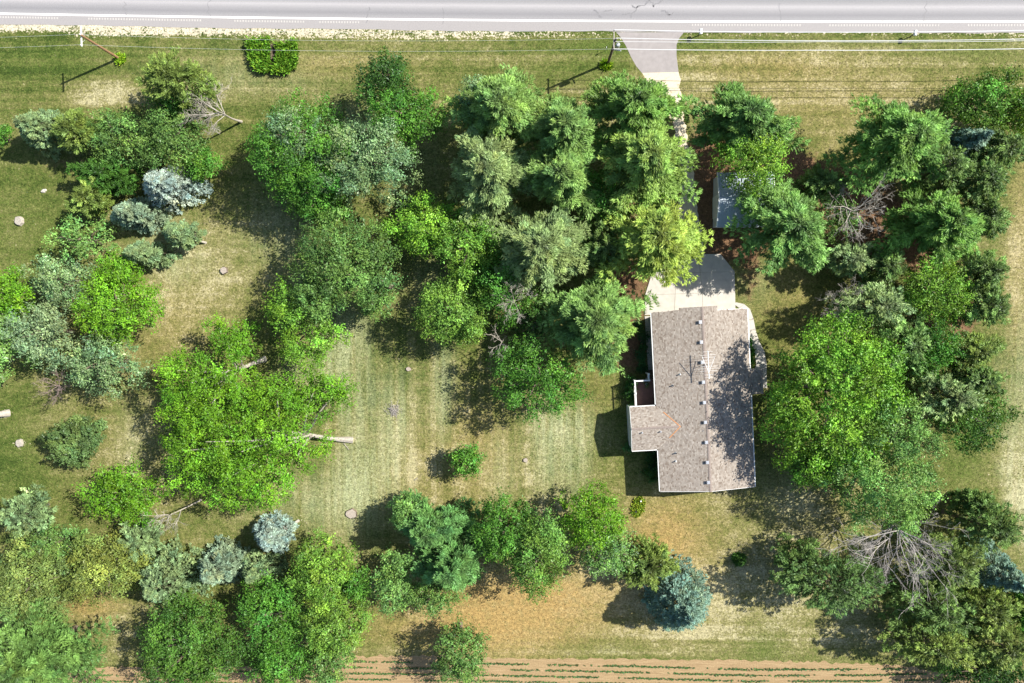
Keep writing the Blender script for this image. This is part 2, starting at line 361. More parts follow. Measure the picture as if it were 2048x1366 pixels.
# tar-sealed cracks and dark patches in the lane before the driveway
M['tar'] = simple('crack_seal', (.19, .186, .195), .7, .3, 6)
for x, y, a, L_, wd in ((1196, 27, 2.4, 1.4, .10), (1215, 22, .2, 1.1, .07), (1268, 24, .9, 1.6, .09), (1282, 9, .3, 2.2, .12), (1302, 4, 2.2, 1.4, .10), (1318, 6, .5, 1.6, .09), (1332, 25, 2.6, 1.2, .10), (1252, 28, .1, 1.0, .07), (1340, 29, .2, 1.0, .06), (735, 30, 1.55, 1.9, .035), (885, 32, 1.57, 2.0, .03), (420, 18, 1.5, 2.2, .035), (1560, 25, 1.6, 2.2, .03), (1850, 22, 1.5, 2.4, .035), (250, 20, 1.6, 2.0, .03)):
    c0 = P(x, y); n = 7; q = np.linspace(-.5, .5, n) * L_; wig = rng.normal(0, L_ * .07, n); ww_ = wd * rng.uniform(.3, 1.3, n)
    ct = [c0 + np.array([math.cos(a) * s_ - math.sin(a) * w_, math.sin(a) * s_ + math.cos(a) * w_, 0]) for s_, w_ in zip(q, wig)]; nr_ = np.array([-math.sin(a), math.cos(a), 0]); mb = MB()
    for i in range(n - 1): mb.poly([(p_[0], p_[1], .0245) for p_ in (ct[i] - nr_ * ww_[i], ct[i+1] - nr_ * ww_[i+1], ct[i+1] + nr_ * ww_[i+1], ct[i] + nr_ * ww_[i])])
    mb.build('crack_seal', M['tar'], road)

# gravel drive, apron, concrete
def sheet(name, pts, z, m, parent=None):
    return MB().poly([(*P(x, y)[:2], z) for x, y in pts]).build(name, m, parent)
ap_l = [(1232, 64.5), (1241, 74), (1252, 92), (1262, 114), (1273, 133), (1284, 146)]
ap_r = [(1357, 144), (1355, 128), (1353, 110), (1353, 90), (1358, 77), (1368, 64.5)]
M['apron'] = simple('apron_asphalt', (.29, .265, .258), .85, .12, 1.5, bmp=.3, bscale=30)
tag(sheet('driveway_apron', ap_l + ap_r, .010, M['apron']), kind='structure')
def gravel_material():
    m, nt, bs, L = newmat('pale_gravel'); tc = N(nt, 'ShaderNodeTexCoord').outputs['Object']
    n2 = noise(nt, L, tc, .8, 4); n4 = noise(nt, L, tc, 10, 4, .75); pat = noise(nt, L, tc, 1.3, 5, .7)
    c = mixc(nt, L, n4, (.46, .38, .26), (.78, .70, .54)); c = mixc(nt, L, ramp(nt, L, pat, [(.55, 0.), (.72, 1.)]), c, (.34, .22, .12))
    L.new(c, bs.inputs['Base Color']); bs.inputs['Roughness'].default_value = .95; bump(nt, L, bs, n4, .7, .05); return m
M['gravel'] = gravel_material()
def ragged(l, r, n=50, amp=2.0):
    def res(pts):
        pts = np.array(pts, float); d = np.r_[0, np.cumsum(np.hypot(*np.diff(pts, axis=0).T))]; t = np.linspace(0, d[-1], n)
        return np.stack([np.interp(t, d, pts[:, 0]), np.interp(t, d, pts[:, 1])], 1)
    L_, R_ = res(l), res(r)
    L_[1:-1, 0] += rng.normal(0, amp, n - 2); R_[1:-1, 0] += rng.normal(0, amp, n - 2)
    return L_, R_
gl, gr_ = ragged([(1284, 145), (1296, 168), (1308, 188), (1330, 215), (1346, 245), (1358, 290), (1362, 340), (1364, 380), (1352, 420), (1335, 470), (1330, 520)],
                 [(1357, 144), (1359, 175), (1363, 205), (1368, 235), (1378, 290), (1386, 340), (1392, 400), (1401, 460), (1412, 512)])
mb = MB()
for i in range(len(gl) - 1):
    mb.poly([(*P(*gl[i])[:2], .006), (*P(*gl[i+1])[:2], .006), (*P(*gr_[i+1])[:2], .006), (*P(*gr_[i])[:2], .006)])
tag(mb.build('gravel_drive', M['gravel']), kind='structure')

# house frame: a runs along the ridge away from the road, b to the right of it
HN = P(1405.5, 614, 4.8)[:2]; HA = np.array([.05841, -.99829]); HB = np.array([.99829, .05841])
HROT = math.atan2(HB[1], HB[0])
def hw(a, b, z=0.0): q = HN + HA * a + HB * b; return np.array([q[0], q[1], z])
HAX = np.array([[HA[0], HA[1], 0], [HB[0], HB[1], 0], [0, 0, 1.0]])
def hbox(mb, a0, a1, b0, b1, z0, z1): return mb.box(hw((a0+a1)/2, (b0+b1)/2, (z0+z1)/2), (abs(a1-a0), abs(b1-b0), z1-z0), HAX)

def slab(mb, pts, z=.09, gap=.02):
    c = np.mean(pts, axis=0); mb.prism([(c + (p - c) * (1 - gap / max(.3, np.linalg.norm(p - c))))[:2] for p in pts], -.05, z); return mb
pad = bpy.data.objects.new('concrete_pad', None); C.objects.link(pad); tag(pad, kind='structure')
rows = [[(1312, 514), (1352, 511), (1396, 508), (1441, 508)], [(1303, 548), (1352, 547), (1400, 545), (1469, 543)], [(1290, 590), (1350, 588), (1404, 586), (1470, 584)], [(1289, 630), (1348, 630), (1406, 630), (1471, 630)]]
for i in range(3):
    for j in range(3):
        slab(MB(), [P(*rows[i][j]), P(*rows[i][j+1]), P(*rows[i+1][j+1]), P(*rows[i+1][j])][::-1]).build('concrete_slab', M['concrete'], pad)
wk = bpy.data.objects.new('side_path', None); C.objects.link(wk); tag(wk, kind='structure')
ys = np.linspace(632, 756, 7)
for i in range(6):
    a, b = ys[i], ys[i+1]; lx = lambda y: 1289 + (y - 632) * .065
    slab(MB(), [P(lx(a), a), P(lx(a) + 20, a), P(lx(b) + 20, b), P(lx(b), b)][::-1]).build('concrete_slab', M['concrete'], wk)
fwk = bpy.data.objects.new('front_path', None); C.objects.link(fwk); tag(fwk, kind='structure')
fl = [(1466, 607), (1478, 616), (1485, 622), (1492, 640), (1495, 660), (1500, 680), (1509, 703), (1512, 728), (1505, 752), (1500, 775)]
fr = [(1472, 604.5), (1488, 608), (1500, 618), (1507, 638), (1511, 660), (1518, 682), (1529, 704), (1533, 728), (1533, 752), (1534, 776)]
for i in range(len(fl) - 1):
    slab(MB(), [P(*fl[i]), P(*fr[i]), P(*fr[i+1]), P(*fl[i+1])][::-1], .08).build('concrete_slab', M['concrete'], fwk)

# crop field with drilled rows
def soil_material():
    m, nt, bs, L = newmat('field_soil'); tc = N(nt, 'ShaderNodeTexCoord').outputs['Object']
    n1 = noise(nt, L, tc, .3, 4); n3 = noise(nt, L, tc, 6, 4, .75); s = noise(nt, L, tc, 1.2, 4, .7, (.3, 3.5, 1))
    c = ramp(nt, L, mth(nt, L, 'ADD', mth(nt, L, 'MULTIPLY', n3, .5), mth(nt, L, 'MULTIPLY', s, .5)), [(.3, (.19, .118, .056)), (.5, (.315, .210, .108)), (.7, (.46, .335, .19))])
    c = mixc(nt, L, mth(nt, L, 'MULTIPLY', n1, .35), c, (.30, .24, .11))
    L.new(c, bs.inputs['Base Color']); bs.inputs['Roughness'].default_value = .95; bump(nt, L, bs, mth(nt, L, 'ADD', n3, s), .8, .08); return m
M['soil'] = soil_material()
fbx = np.array([-400, 0, 170, 250, 500, 700, 860, 1000, 1250, 1500, 1800, 1870, 2048, 2400]); fby = np.array([1342, 1340, 1336, 1334, 1334, 1313, 1311, 1317, 1318, 1321, 1329, 1345, 1362, 1390])
xs = np.arange(-380, 2380, 7); mb = MB()
yb = np.interp(xs, fbx, fby) + rng.normal(0, 1.6, len(xs))
top = [P(a, b) for a, b in zip(xs, yb)]
for i in range(len(xs) - 1):
    a, b = top[i], top[i+1]; mb.poly([(a[0], -64, .006), (b[0], -64, .006), (b[0], b[1], .006), (a[0], a[1], .006)])
tag(mb.build('crop_field', M['soil']), kind='structure')
ryx = [-400, 0, 200, 690, 984, 1260, 1500, 1740, 2048, 2400]; ryy = [1316, 1316, 1315, 1322.5, 1327, 1332, 1339, 1338, 1332, 1325]
cs, cd = [], []
for k in range(11):
    for x in np.arange(-350, 2350, 2.1):
        y = np.interp(x, ryx, ryy) + 11.7 * k + rng.normal(0, .55)
        if y < np.interp(x, fbx, fby) + 6 or y > 1430: continue
        if math.sin(x * .021 + k * 2.1) + math.sin(x * .057 + k * 5) + rng.normal(0, .6) < -.75: continue
        cs.append(P(x, y)); cd.append(k)

# ------------------------------------------------------------------ foliage
def blades(c, d, n, Ln, Wd, fold=.18):
    "folded rhombic leaves: centre, long axis, normal, length, width"
    d = d / (np.linalg.norm(d, axis=1, keepdims=True) + 1e-9)
    s = np.cross(n, d); s /= np.linalg.norm(s, axis=1, keepdims=True) + 1e-9; n2 = np.cross(d, s)
    Ln = Ln[:, None]; Wd = Wd[:, None]
    a = c - d * Ln * .5; b = c + s * Wd * .5 + n2 * Wd * fold + d * Ln * .08; e = c + d * Ln * .5 - n2 * Ln * .12; f = c - s * Wd * .5 + n2 * Wd * fold + d * Ln * .08
    V = np.stack([a, b, e, f], 1).reshape(-1, 3); F = np.arange(len(V)).reshape(-1, 4)
    return V, F
def needles(c, d, n, Ln, Wd):
    "narrow pointed needle sprays, one triangle each"
    d = d / (np.linalg.norm(d, axis=1, keepdims=True) + 1e-9)
    s = np.cross(n, d); s /= np.linalg.norm(s, axis=1, keepdims=True) + 1e-9
    a = c - d * Ln[:, None] * .45; V = np.stack([a - s * Wd[:, None] * .62, a + s * Wd[:, None] * .62, c + d * Ln[:, None] * .6], 1).reshape(-1, 3)
    return V, np.arange(len(V)).reshape(-1, 3)
def unit(n):
    v = rng.normal(0, 1, (n, 3)); return v / np.linalg.norm(v, axis=1, keepdims=True)
def tints(base, cl, var=.22, hue=.12, pale=0.0, palecol=(.5, .55, .42)):
    "colour of every leaf: clump-wide and leaf-wide variation"
    cid, ncl = cl; n = len(cid)
    b = np.array(base)[None, :] * np.exp(rng.normal(0, var, (ncl, 1)))[cid] * np.exp(rng.normal(0, var * .8, (n, 1)))
    h = rng.normal(0, hue, (ncl, 1))[cid] + rng.normal(0, hue * .5, (n, 1))
    b = b * np.concatenate([1 + h, np.ones((n, 1)), 1 - h * .6], 1)
    if pale:
        k = rng.random((n, 1)) < pale; b = np.where(k, np.array(palecol)[None, :] * rng.uniform(.7, 1.1, (n, 1)), b)
    return np.clip(np.repeat(b, 4, axis=0), .004, .85)

def lobes_auto(c, rx, ry, rz, n, seed, spread=.62, size=.43):
    r = np.random.default_rng(seed); out = [(c + [rx * r.uniform(-.15, .15), ry * r.uniform(-.15, .15), rz * .30], np.array([rx, ry, rz]) * r.uniform(.38, .5))]
    R3 = np.array([rx, ry, rz])
    for i in range(n):
        a = 2 * math.pi * (i + r.uniform(-.4, .4)) / n + seed; q = r.uniform(.46, .74) if i % 3 else r.uniform(.25, .5)
        k = r.uniform(.72, 1.15) * size * (1.12 - .5 * q)
        z = rz * (.62 * (1 - q * q) - .30 + r.uniform(-.28, .18))
        out.append((c + [math.cos(a) * rx * q, math.sin(a) * ry * q, z], R3 * k * [1, 1, .8]))
    for i in range(int(n * .9)):                      # boughs that reach out of the outline
        a = r.uniform(0, 2 * math.pi); q = r.uniform(.72, .96); k = r.uniform(.12, .2)
        out.append((c + [math.cos(a) * rx * q, math.sin(a) * ry * q, rz * r.uniform(-.60, -.1)], R3 * k * [1, 1, .7]))
    return out

def broad_crown(lobes, col, dens=1.0, leaf=.21, per=15, sig=.26, holes=.1, pale=0.0, palecol=(.5, .55, .42), var=.22, updown=.1, big=None):
    "boughs on the lobes, leaf sprays on the boughs, leaves on the sprays"
    Rm = float(np.mean([max(r[:2]) for _, r in lobes])); ext = np.ptp(np.array([c for c, _ in lobes]), axis=0)[:2].max() / 2 + Rm
    sp = float(np.clip(.27 * ext, .28, 1.55))
    cand, cu = [], []
    for c, r in lobes:
        n = int(60 + 90 * r[0] * r[1] / sp ** 2); u = unit(n); u = u[u[:, 2] > -.55]
        cand.append(c + u * r * rng.uniform(.72, .96, (len(u), 1))); cu.append(u)
    cand = np.concatenate(cand); cu = np.concatenate(cu)
    inside = np.zeros(len(cand), int)
    for c, r in lobes: inside += (np.sum(((cand - c) / r) ** 2, 1) < .45)
    ph = rng.uniform(0, 6, 6); fq = rng.uniform(.5, 1.5, (6, 3)) * rng.choice([-1, 1], (6, 3))
    wv = sum(np.sin(cand @ fq[i] + ph[i]) for i in range(6)) / 6
    ok = (inside == 0) & (wv > -.60 + holes)
    cand, cu = cand[ok], cu[ok]; o_ = rng.permutation(len(cand)); cand, cu = cand[o_], cu[o_]
    keep = []; K = np.empty((0, 3))
    for i in range(len(cand)):
        if len(keep) and np.min(np.sum((K - cand[i]) ** 2, 1)) < (sp * (.82 + .5 * ((i * 7919) % 100) / 100)) ** 2: continue
        keep.append(i); K = cand[keep]
        if len(keep) > 170: break
    bc, bu = cand[keep], cu[keep]; nb_ = len(bc)
    br_ = sp * rng.uniform(.5, .92, nb_); bc[:, 2] += rng.normal(0, .28 * sp, nb_)
    # sprays on each bough, on its upper and outer side
    ns = np.maximum(5, (br_ ** 2 * 4.6 * 3.35 * dens / (sig / .26) ** 2).astype(int)); bid = np.repeat(np.arange(nb_), ns); m = len(bid)
    u = unit(m) + bu[bid] * .5 + [0, 0, .35]; u /= np.linalg.norm(u, axis=1, keepdims=True)
    sc_ = bc[bid] + u * br_[bid][:, None] * rng.uniform(.62, 1.1, (m, 1)) * [1, 1, .8]
    # loose inner leaves
    cid = np.repeat(np.arange(m), rng.integers(int(per * .7), int(per * 1.3) + 1, m)); n = len(cid)
    out = u[cid] + bu[bid][cid] * .4; out /= np.linalg.norm(out, axis=1, keepdims=True)
    off = rng.normal(0, 1, (n, 3)) * sig * .72 + out * rng.normal(0, sig * 1.15, (n, 1))
    off *= [1, 1, .62]
    c = sc_[cid] + off
    o = u[cid] * 1.0 + bu[bid][cid] * .35 + off * .35 / sig + rng.normal(0, .36, (n, 3)) + [0, 0, updown]; o /= np.linalg.norm(o, axis=1, keepdims=True)
    d = np.cross(o, rng.normal(0, 1, (n, 3))) * .8 + out * .7 - [0, 0, .15]
    sz = leaf * np.clip(rng.lognormal(-.12, .38, n), .4, 1.9)
    V, F = blades(c, d, o, sz, sz * rng.uniform(.42, .75, n))
    bcol = np.exp(rng.normal(0, var, (nb_, 1))) * np.ones((1, 3)); hb_ = rng.normal(0, .07, nb_); bcol[:, 0] *= 1 + hb_; bcol[:, 2] *= 1 - hb_
    T = tints(col, (cid, m), var * .55, .05, pale, palecol)
    T = np.clip(T * np.repeat(bcol[bid][cid], 4, axis=0), .004, .85)
    # leaves further in, below the boughs
    fc = []
    for c_, r_ in lobes:
        k = int(math.pi * r_[0] * r_[1] * 17 * min(1.0, dens) * (.21 / leaf) ** 2) + 4
        fc.append(c_ - [0, 0, r_[2] * .38] + unit(k) * r_ * (rng.random((k, 1)) ** .33 * .74) * [1, 1, .55])
    fc = np.concatenate(fc); k = len(fc); sz = leaf * 1.35 * rng.uniform(.7, 1.3, k)
    V2, F2 = blades(fc, rng.normal(0, 1, (k, 3)) * [1, 1, .4], rng.normal(0, .5, (k, 3)) + [0, 0, 1], sz, sz * .7)
    T2 = tints(tuple(np.array(col) * .9), (np.arange(k), k), var * .7, .05)
    return np.concatenate([V, V2]), np.concatenate([F, F2 + len(V)]), np.concatenate([T, T2])

def fir_crown(base, h, rx, ry, col, z0=.12, shape='pine', nb=60, tufts=14, per=8, blade=.40, wide=.085, droop=0.1, var=.2, hue=.05, fan=.20, tipcol=1.4):
    "conifers: whorled branches, each a tapering plume of needle tufts"
    t = np.sort(rng.uniform(0, 1, nb) ** (.9 if shape == 'spruce' else .85)); az = np.arange(nb) * 2.39996 + rng.normal(0, .28, nb)
    if shape == 'spruce': R = (1 - t ** 1.35) * .94 + .06
    elif shape == 'round': R = np.sqrt(np.clip(1 - (np.abs(t - .35) / .68) ** 2.2, .02, 1))
    else: R = np.clip(1.02 - .80 * t ** 1.25, .1, 1)
    ph = rng.uniform(0, 6.28, 3); am = .05 if shape == 'spruce' else .11
    R = R * (rng.uniform(.86, 1.07, nb) if shape == 'spruce' else rng.uniform(.62, 1.2, nb)) * (1 + am * np.sin(2 * az + ph[0]) + am * np.sin(3 * az + ph[1]) + am * .7 * np.sin(5 * az + ph[2]))
    dirv = np.stack([np.cos(az), np.sin(az)], 1)
    zb = base[2] + h * (z0 + (1 - z0) * t * .97)
    rise = {'spruce': -.10, 'pine': .16, 'round': .30}[shape]
    cs, ds, cid, ss = [], [], [], []
    for b in range(nb):
        n = max(5, int(tufts * (.25 + .75 * R[b]))); s = rng.uniform(0, 1, n) ** .6 * .75 + .25
        if shape != 'spruce' and t[b] > .8: s = rng.uniform(0.05, 1, n)
        # plume outline: widest before the middle, pointed tip, side twigs in steps
        half = fan * (1.15 - s) ** .6 * (.55 + s) * R[b]
        lat = np.clip(rng.normal(0, .62, n), -1.25, 1.25) * half
        s = np.floor(s * 9 + np.abs(lat / (half + 1e-6)) * .8 + rng.normal(0, .22, n)) / 9 if shape == 'pine' else s
        bow = rng.normal(0, .10) * s * s * R[b]
        x = (dirv[b, 0] * s * R[b] - dirv[b, 1] * (lat + bow)) * rx; y = (dirv[b, 1] * s * R[b] + dirv[b, 0] * (lat + bow)) * ry
        L_ = R[b] * (rx + ry) / 2
        z = zb[b] + L_ * (rise * s - droop * s * s) - np.abs(lat) * L_ * .5 + rng.normal(0, .08, n)
        cs.append(np.stack([base[0] + x, base[1] + y, z], 1))
        k = lat / (half + 1e-6) * .75
        ds.append(np.stack([dirv[b, 0] - dirv[b, 1] * k, dirv[b, 1] + dirv[b, 0] * k, np.full(n, .15)], 1)); cid.append(np.full(n, b)); ss.append(np.clip(s, 0, 1))
    cs = np.concatenate(cs); ds = np.concatenate(ds); bid = np.concatenate(cid); ss = np.concatenate(ss); m = len(cs)
    tid = np.repeat(np.arange(m), per); n = len(tid)
    c = cs[tid] + rng.normal(0, 1, (n, 3)) * [.13, .13, .07] * (blade / .34)
    d = ds[tid] + rng.normal(0, .38, (n, 3)) + [0, 0, .12]
    nr = rng.normal(0, .5, (n, 3)) + [0, 0, 1.0] + ds[tid] * .25
    V, F = needles(c, d, nr, blade * rng.uniform(.7, 1.3, n), wide * 1.25 * rng.uniform(.7, 1.4, n))
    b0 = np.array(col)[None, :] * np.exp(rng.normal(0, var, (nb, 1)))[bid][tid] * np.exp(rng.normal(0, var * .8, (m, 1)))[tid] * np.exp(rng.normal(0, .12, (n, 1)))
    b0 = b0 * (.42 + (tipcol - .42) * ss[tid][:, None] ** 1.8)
    hh = rng.normal(0, hue, (nb, 1))[bid][tid]
    b0 = b0 * np.concatenate([1 + hh, np.ones((n, 1)), 1 - hh], 1)
    return V, F, np.clip(np.repeat(b0, 3, axis=0), .004, .8), (az, R, zb, dirv)

def trunk_mesh(base, top, r, limbs=(), bend=None, m='bark', k=7):
    mb = MB(); base = np.array(base, float); top = np.array(top, float); n = 7
    t = np.linspace(0, 1, n)[:, None]
    pts = base + (top - base) * t
    if bend is not None: pts = pts + np.array(bend) * (np.sin(t * math.pi) * 1.0)
    else: pts = pts + np.array([.12, .12, 0]) * r * 3 * np.sin(t * 7 + base[0])
    rad = r * (1 - .75 * t[:, 0]); rad[0] *= 1.35
    mb.tube(pts, rad, k)
    for lt, end, lr in limbs:
        a = pts[0] + 0; i = min(n - 2, int(lt * (n - 1))); a = pts[i] + (pts[i+1] - pts[i]) * (lt * (n - 1) - i); end = np.array(end, float)
        q = np.linspace(0, 1, 5)[:, None]; arc = a + (end - a) * q; arc[:, 2] += (np.sin(q * math.pi) * .12 * np.linalg.norm(end - a))[:, 0]; arc[1:4, :2] += rng.normal(0, .12, (3, 2))
        mb.tube(arc, lr * (1 - .8 * q[:, 0]), 5)
    return mb

COL = dict(green=(.100, .255, .034), mid=(.140, .262, .064), bright=(.150, .330, .022), lime=(.185, .370, .040), dark=(.055, .135, .024), olive=(.190, .258, .070),
           silver=(.200, .325, .140), palegreen=(.200, .370, .095), pine=(.180, .310, .098), pinegrey=(.232, .325, .145), pineyel=(.270, .375, .085), bluegreen=(.120, .260, .088),
           cedar=(.125, .205, .060), cedarol=(.165, .232, .058), blue=(.330, .410, .375), bluegrey=(.225, .305, .205), sage=(.190, .275, .132), teal=(.165, .262, .210))
NAMES = {'B': 'broadleaf_tree', 'S': 'silver_leaved_tree', 'W': 'pine_tree', 'K': 'spruce_tree', 'C': 'cedar_tree', 'H': 'shrub'}
def tree(sp, x, y, rx, ry, h, col, label, base=None, lobes=None, dens=1.0, group=None, zc=None, holes=None, seed=None, z0=None, name=None, leaf=None, shape=None):
    seed = seed if seed is not None else int(x * 7 + y * 13) % 9973
    colv = np.array(COL[col] if isinstance(col, str) else col) * ((.86, .88, .82) if sp in 'BSH' else (.95, .93, .78) if sp in 'W' else (.95, .97, .85) if sp == 'C' else (1, 1, .96))
    zc = zc if zc is not None else (h * .55 if sp in 'BS' else h * .42 if sp in 'K' else h * .5)
    if sp == 'H': zc = h * .5
    c = P(x, y, zc); s = 1 / PXM(zc); RX, RY = rx * s, ry * s
    if sp == 'W': RX, RY = RX * 1.16, RY * 1.16
    if sp == 'K': RX, RY = RX * 1.14, RY * 1.14
    if sp in 'BS': RX, RY = RX * 1.0, RY * 1.0
    b = P(*base) if base is not None else np.array([c[0], c[1], 0.0])
    root = thing(name or NAMES[sp], label, 'shrub' if (sp == 'H' and 'shrub' in label) else 'tree' if sp != 'H' else 'shrub', b, group)
    limbs = []
    if sp in 'BSH':
        rz = max(h - zc, .4) if sp != 'H' else h * .55
        if lobes:
            LB = []
            for lx, ly, lr in lobes:
                q = np.hypot((lx - x) / max(rx, 1), (ly - y) / max(ry, 1)); zz = zc + rz * (.45 - .75 * min(q, 1.1) ** 1.5)
                p = P(lx, ly, zz); r_ = .9 * lr / PXM(zz); LB.append((p, np.array([r_, r_, min(r_ * .85, rz)])))
        else:
            LB = lobes_auto(c, RX, RY, rz, int(np.clip(4 + (RX + RY) * 1.0, 5, 14)), seed)
        pale = .16 if sp == 'S' else .0
        lf = leaf or (.215 if sp != 'H' else .2)
        Vv, Ff, Tt = broad_crown(LB, colv, dens, lf, 15, .26 if sp != 'H' else .17, .20 if holes is None else holes + .08, pale, (.30, .41, .23))
        for (lc, lr) in LB[:9]: limbs.append((rng.uniform(.45, .8), lc + [0, 0, lr[2] * .3], .028 * h ** .8))
        topp = c + [0, 0, rz * .2 if base is None else -rz * .7]; mt = 'leaf'
    else:
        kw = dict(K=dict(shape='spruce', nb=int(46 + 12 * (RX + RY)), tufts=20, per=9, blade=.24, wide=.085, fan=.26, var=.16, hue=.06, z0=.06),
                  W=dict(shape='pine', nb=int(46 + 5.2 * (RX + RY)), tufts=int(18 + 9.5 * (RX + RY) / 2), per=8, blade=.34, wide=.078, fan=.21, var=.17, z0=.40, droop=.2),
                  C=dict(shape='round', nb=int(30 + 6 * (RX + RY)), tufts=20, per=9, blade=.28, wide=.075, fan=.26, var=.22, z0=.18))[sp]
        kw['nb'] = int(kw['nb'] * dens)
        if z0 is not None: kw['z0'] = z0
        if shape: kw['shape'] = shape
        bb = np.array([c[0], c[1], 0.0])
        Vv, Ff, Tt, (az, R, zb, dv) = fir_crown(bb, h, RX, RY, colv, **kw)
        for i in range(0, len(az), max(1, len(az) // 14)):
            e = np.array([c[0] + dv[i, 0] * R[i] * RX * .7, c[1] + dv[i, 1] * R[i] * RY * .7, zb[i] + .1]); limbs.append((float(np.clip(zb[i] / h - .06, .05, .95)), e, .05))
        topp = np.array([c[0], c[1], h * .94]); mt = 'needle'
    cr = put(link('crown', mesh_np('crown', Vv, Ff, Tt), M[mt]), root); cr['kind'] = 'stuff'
    put(trunk_mesh(b - [0, 0, .05], topp, max(.05, (.030 if base is not None and sp == 'B' else .022) * h + .02), limbs).build('trunk', M['bark_pale' if (sp == 'K' and base is not None) or 'big bright' in label else 'bark']), root)
    return root

def dead_tree(x, y, h, lean, label, base=None, n=7, spread=1.0, depth=4, m='deadwood', length=None, name='dead_tree', rad=.14, group=None):
    "bare tree: trunk, limbs and their twigs"
    b = P(*base) if base is not None else P(x, y, h * .5) * [1, 1, 0]
    top = P(x, y, h); root = thing(name, label, 'tree', b, group)
    put(trunk_mesh(b, top, rad, (), m='').build('trunk', M[m]), root)
    axis = (top - b); Lh = np.linalg.norm(axis); axis /= Lh
    L0 = (length or h * .4)
    for i in range(n):
        t = rng.uniform(.45, .98); p0 = b + (top - b) * t
        a = 2 * math.pi * i / n + rng.uniform(-.3, .3)
        d = np.array([math.cos(a) * spread, math.sin(a) * spread, .35]) + np.array(lean) * rng.uniform(.7, 1.2); d /= np.linalg.norm(d)
        lm = MB(); tw = MB()
        def grow(p, d, L, r, lev):
            pts = [p]; q = d.copy(); k = 4
            for j in range(k):
                q = q + rng.normal(0, .16, 3) + [0, 0, .03]; q /= np.linalg.norm(q); pts.append(pts[-1] + q * L / k)
            (lm if lev == 0 else tw).tube(pts, np.linspace(r, max(.008, r * .3), k + 1), 5 if lev == 0 else 3, cap=False)
            if lev < depth - 1:
                for j in range(5 if lev < 1 else 4):
                    u = rng.uniform(.25, 1.0); i0 = min(k - 1, int(u * k)); s = pts[i0] + (pts[i0+1] - pts[i0]) * (u * k - i0)
                    e = q + rng.normal(0, .55, 3); e /= np.linalg.norm(e); grow(s, e, L * rng.uniform(.38, .62), max(.011, r * .48), lev + 1)
        grow(p0, d, L0 * rng.uniform(.7, 1.15), rad * .42, 0)
        lo = put(lm.build('limb', M[m]), root)
        t_ = tw.build('twigs', M[m]); t_.parent = lo; t_['kind'] = 'stuff'
    return root

# ------------------------------------------------------------------ trees, left to right, top to bottom
# upper left
tree('K', 80, 258, 52, 46, 7.0, 'sage', 'rounded grey-green spruce left of the green tree row, nearest the left utility pole', z0=.1)
tree('C', 165, 268, 44, 40, 6, 'cedarol', 'olive evergreen joining the rounded grey-green spruce, first of the green row', dens=1.3)
tree('B', 235, 272, 58, 50, 6.5, 'mid', 'mid green tree in the middle of the row above the blue spruces')
tree('B', 335, 282, 74, 58, 7.5, 'mid', 'largest green tree of the row, touching the top of the pale blue spruce')
tree('B', 405, 330, 34, 36, 5.0, 'green', 'small dark green tree at the lower right end of the row by the blue spruce')
tree('C', 368, 172, 76, 52, 8.5, 'cedarol', 'yellowish green evergreen with drooping sprays behind the white dead branches', dens=1.5)
tree('B', 345, 215, 46, 26, 6.5, 'green', 'dark green tree below the drooping evergreen, left of the dead branches')
tree('C', 218, 352, 62, 34, 4.5, 'dark', 'dark low evergreen in shade above the olive juniper', dens=1.4)
tree('C', 188, 398, 36, 38, 5, 'cedarol', 'olive juniper with pointed sprays left of the blue spruces', dens=1.3)
tree('K', 335, 371, 66, 44, 7.5, 'blue', 'brightest pale blue spruce, the upper of the two touching ones', z0=.1)
tree('K', 268, 428, 58, 34, 6.5, 'bluegrey', 'pale blue spruce just below the brightest blue one', z0=.1)
tree('K', 362, 468, 36, 26, 5, 'sage', 'small pale spruce whose bare trunk foot shows at its right', base=(412, 485), z0=.35)
tree('K', 287, 510, 54, 30, 5.5, 'sage', 'wide grey-green spruce above the shaggy silver trees', z0=.12)
tree('B', -14, 268, 24, 24, 5, 'green', 'green tree cut by the left edge, beside the rounded grey-green spruce')
tree('B', 165, 480, 62, 44, 7, 'palegreen', 'thin open tree with bare twigs left of the wide grey-green spruce', dens=.5, holes=.42)
tree('B', 235, 545, 48, 40, 7, 'bright', 'thin light green tree between the grey-green spruce and the silver trees', dens=.6, holes=.35)
tree('S', 120, 560, 64, 46, 9, 'silver', 'silver-leaved tree at the top of the silver group, upper left of the bright one', dens=.8)
tree('B', 232, 618, 82, 70, 10, 'bright', 'loose bright green tree amid the silver trees, pale limbs showing', dens=.9, holes=.3)
tree('S', 85, 665, 72, 66, 10, (.25, .36, .18), 'palest silver-leaved tree in the middle of the silver group', dens=.9)
tree('S', 205, 728, 82, 58, 9.5, 'silver', 'silver-leaved tree lowest of the group, beside the bare brown bush', dens=.9)
tree('B', 18, 585, 48, 44, 9, 'bright', 'light green tree at the left edge, upper of the two there')
tree('S', -4, 690, 44, 78, 9, 'palegreen', 'silver-green tree cut by the left edge below the light green one')
dead_tree(118, 770, 4.5, (0, 0, .1), 'bare brown bush under the lowest silver tree', base=(122, 778), n=12, spread=1.2, m='deadwood_brown', length=2.0, rad=.09, depth=3)
dead_tree(432, 222, 7.0, (-.9, .15, -.15), 'white dead tree with long bare branches by the drooping evergreen', base=(482, 244), n=9, spread=.7, length=3.2, depth=4, m='bark_pale')
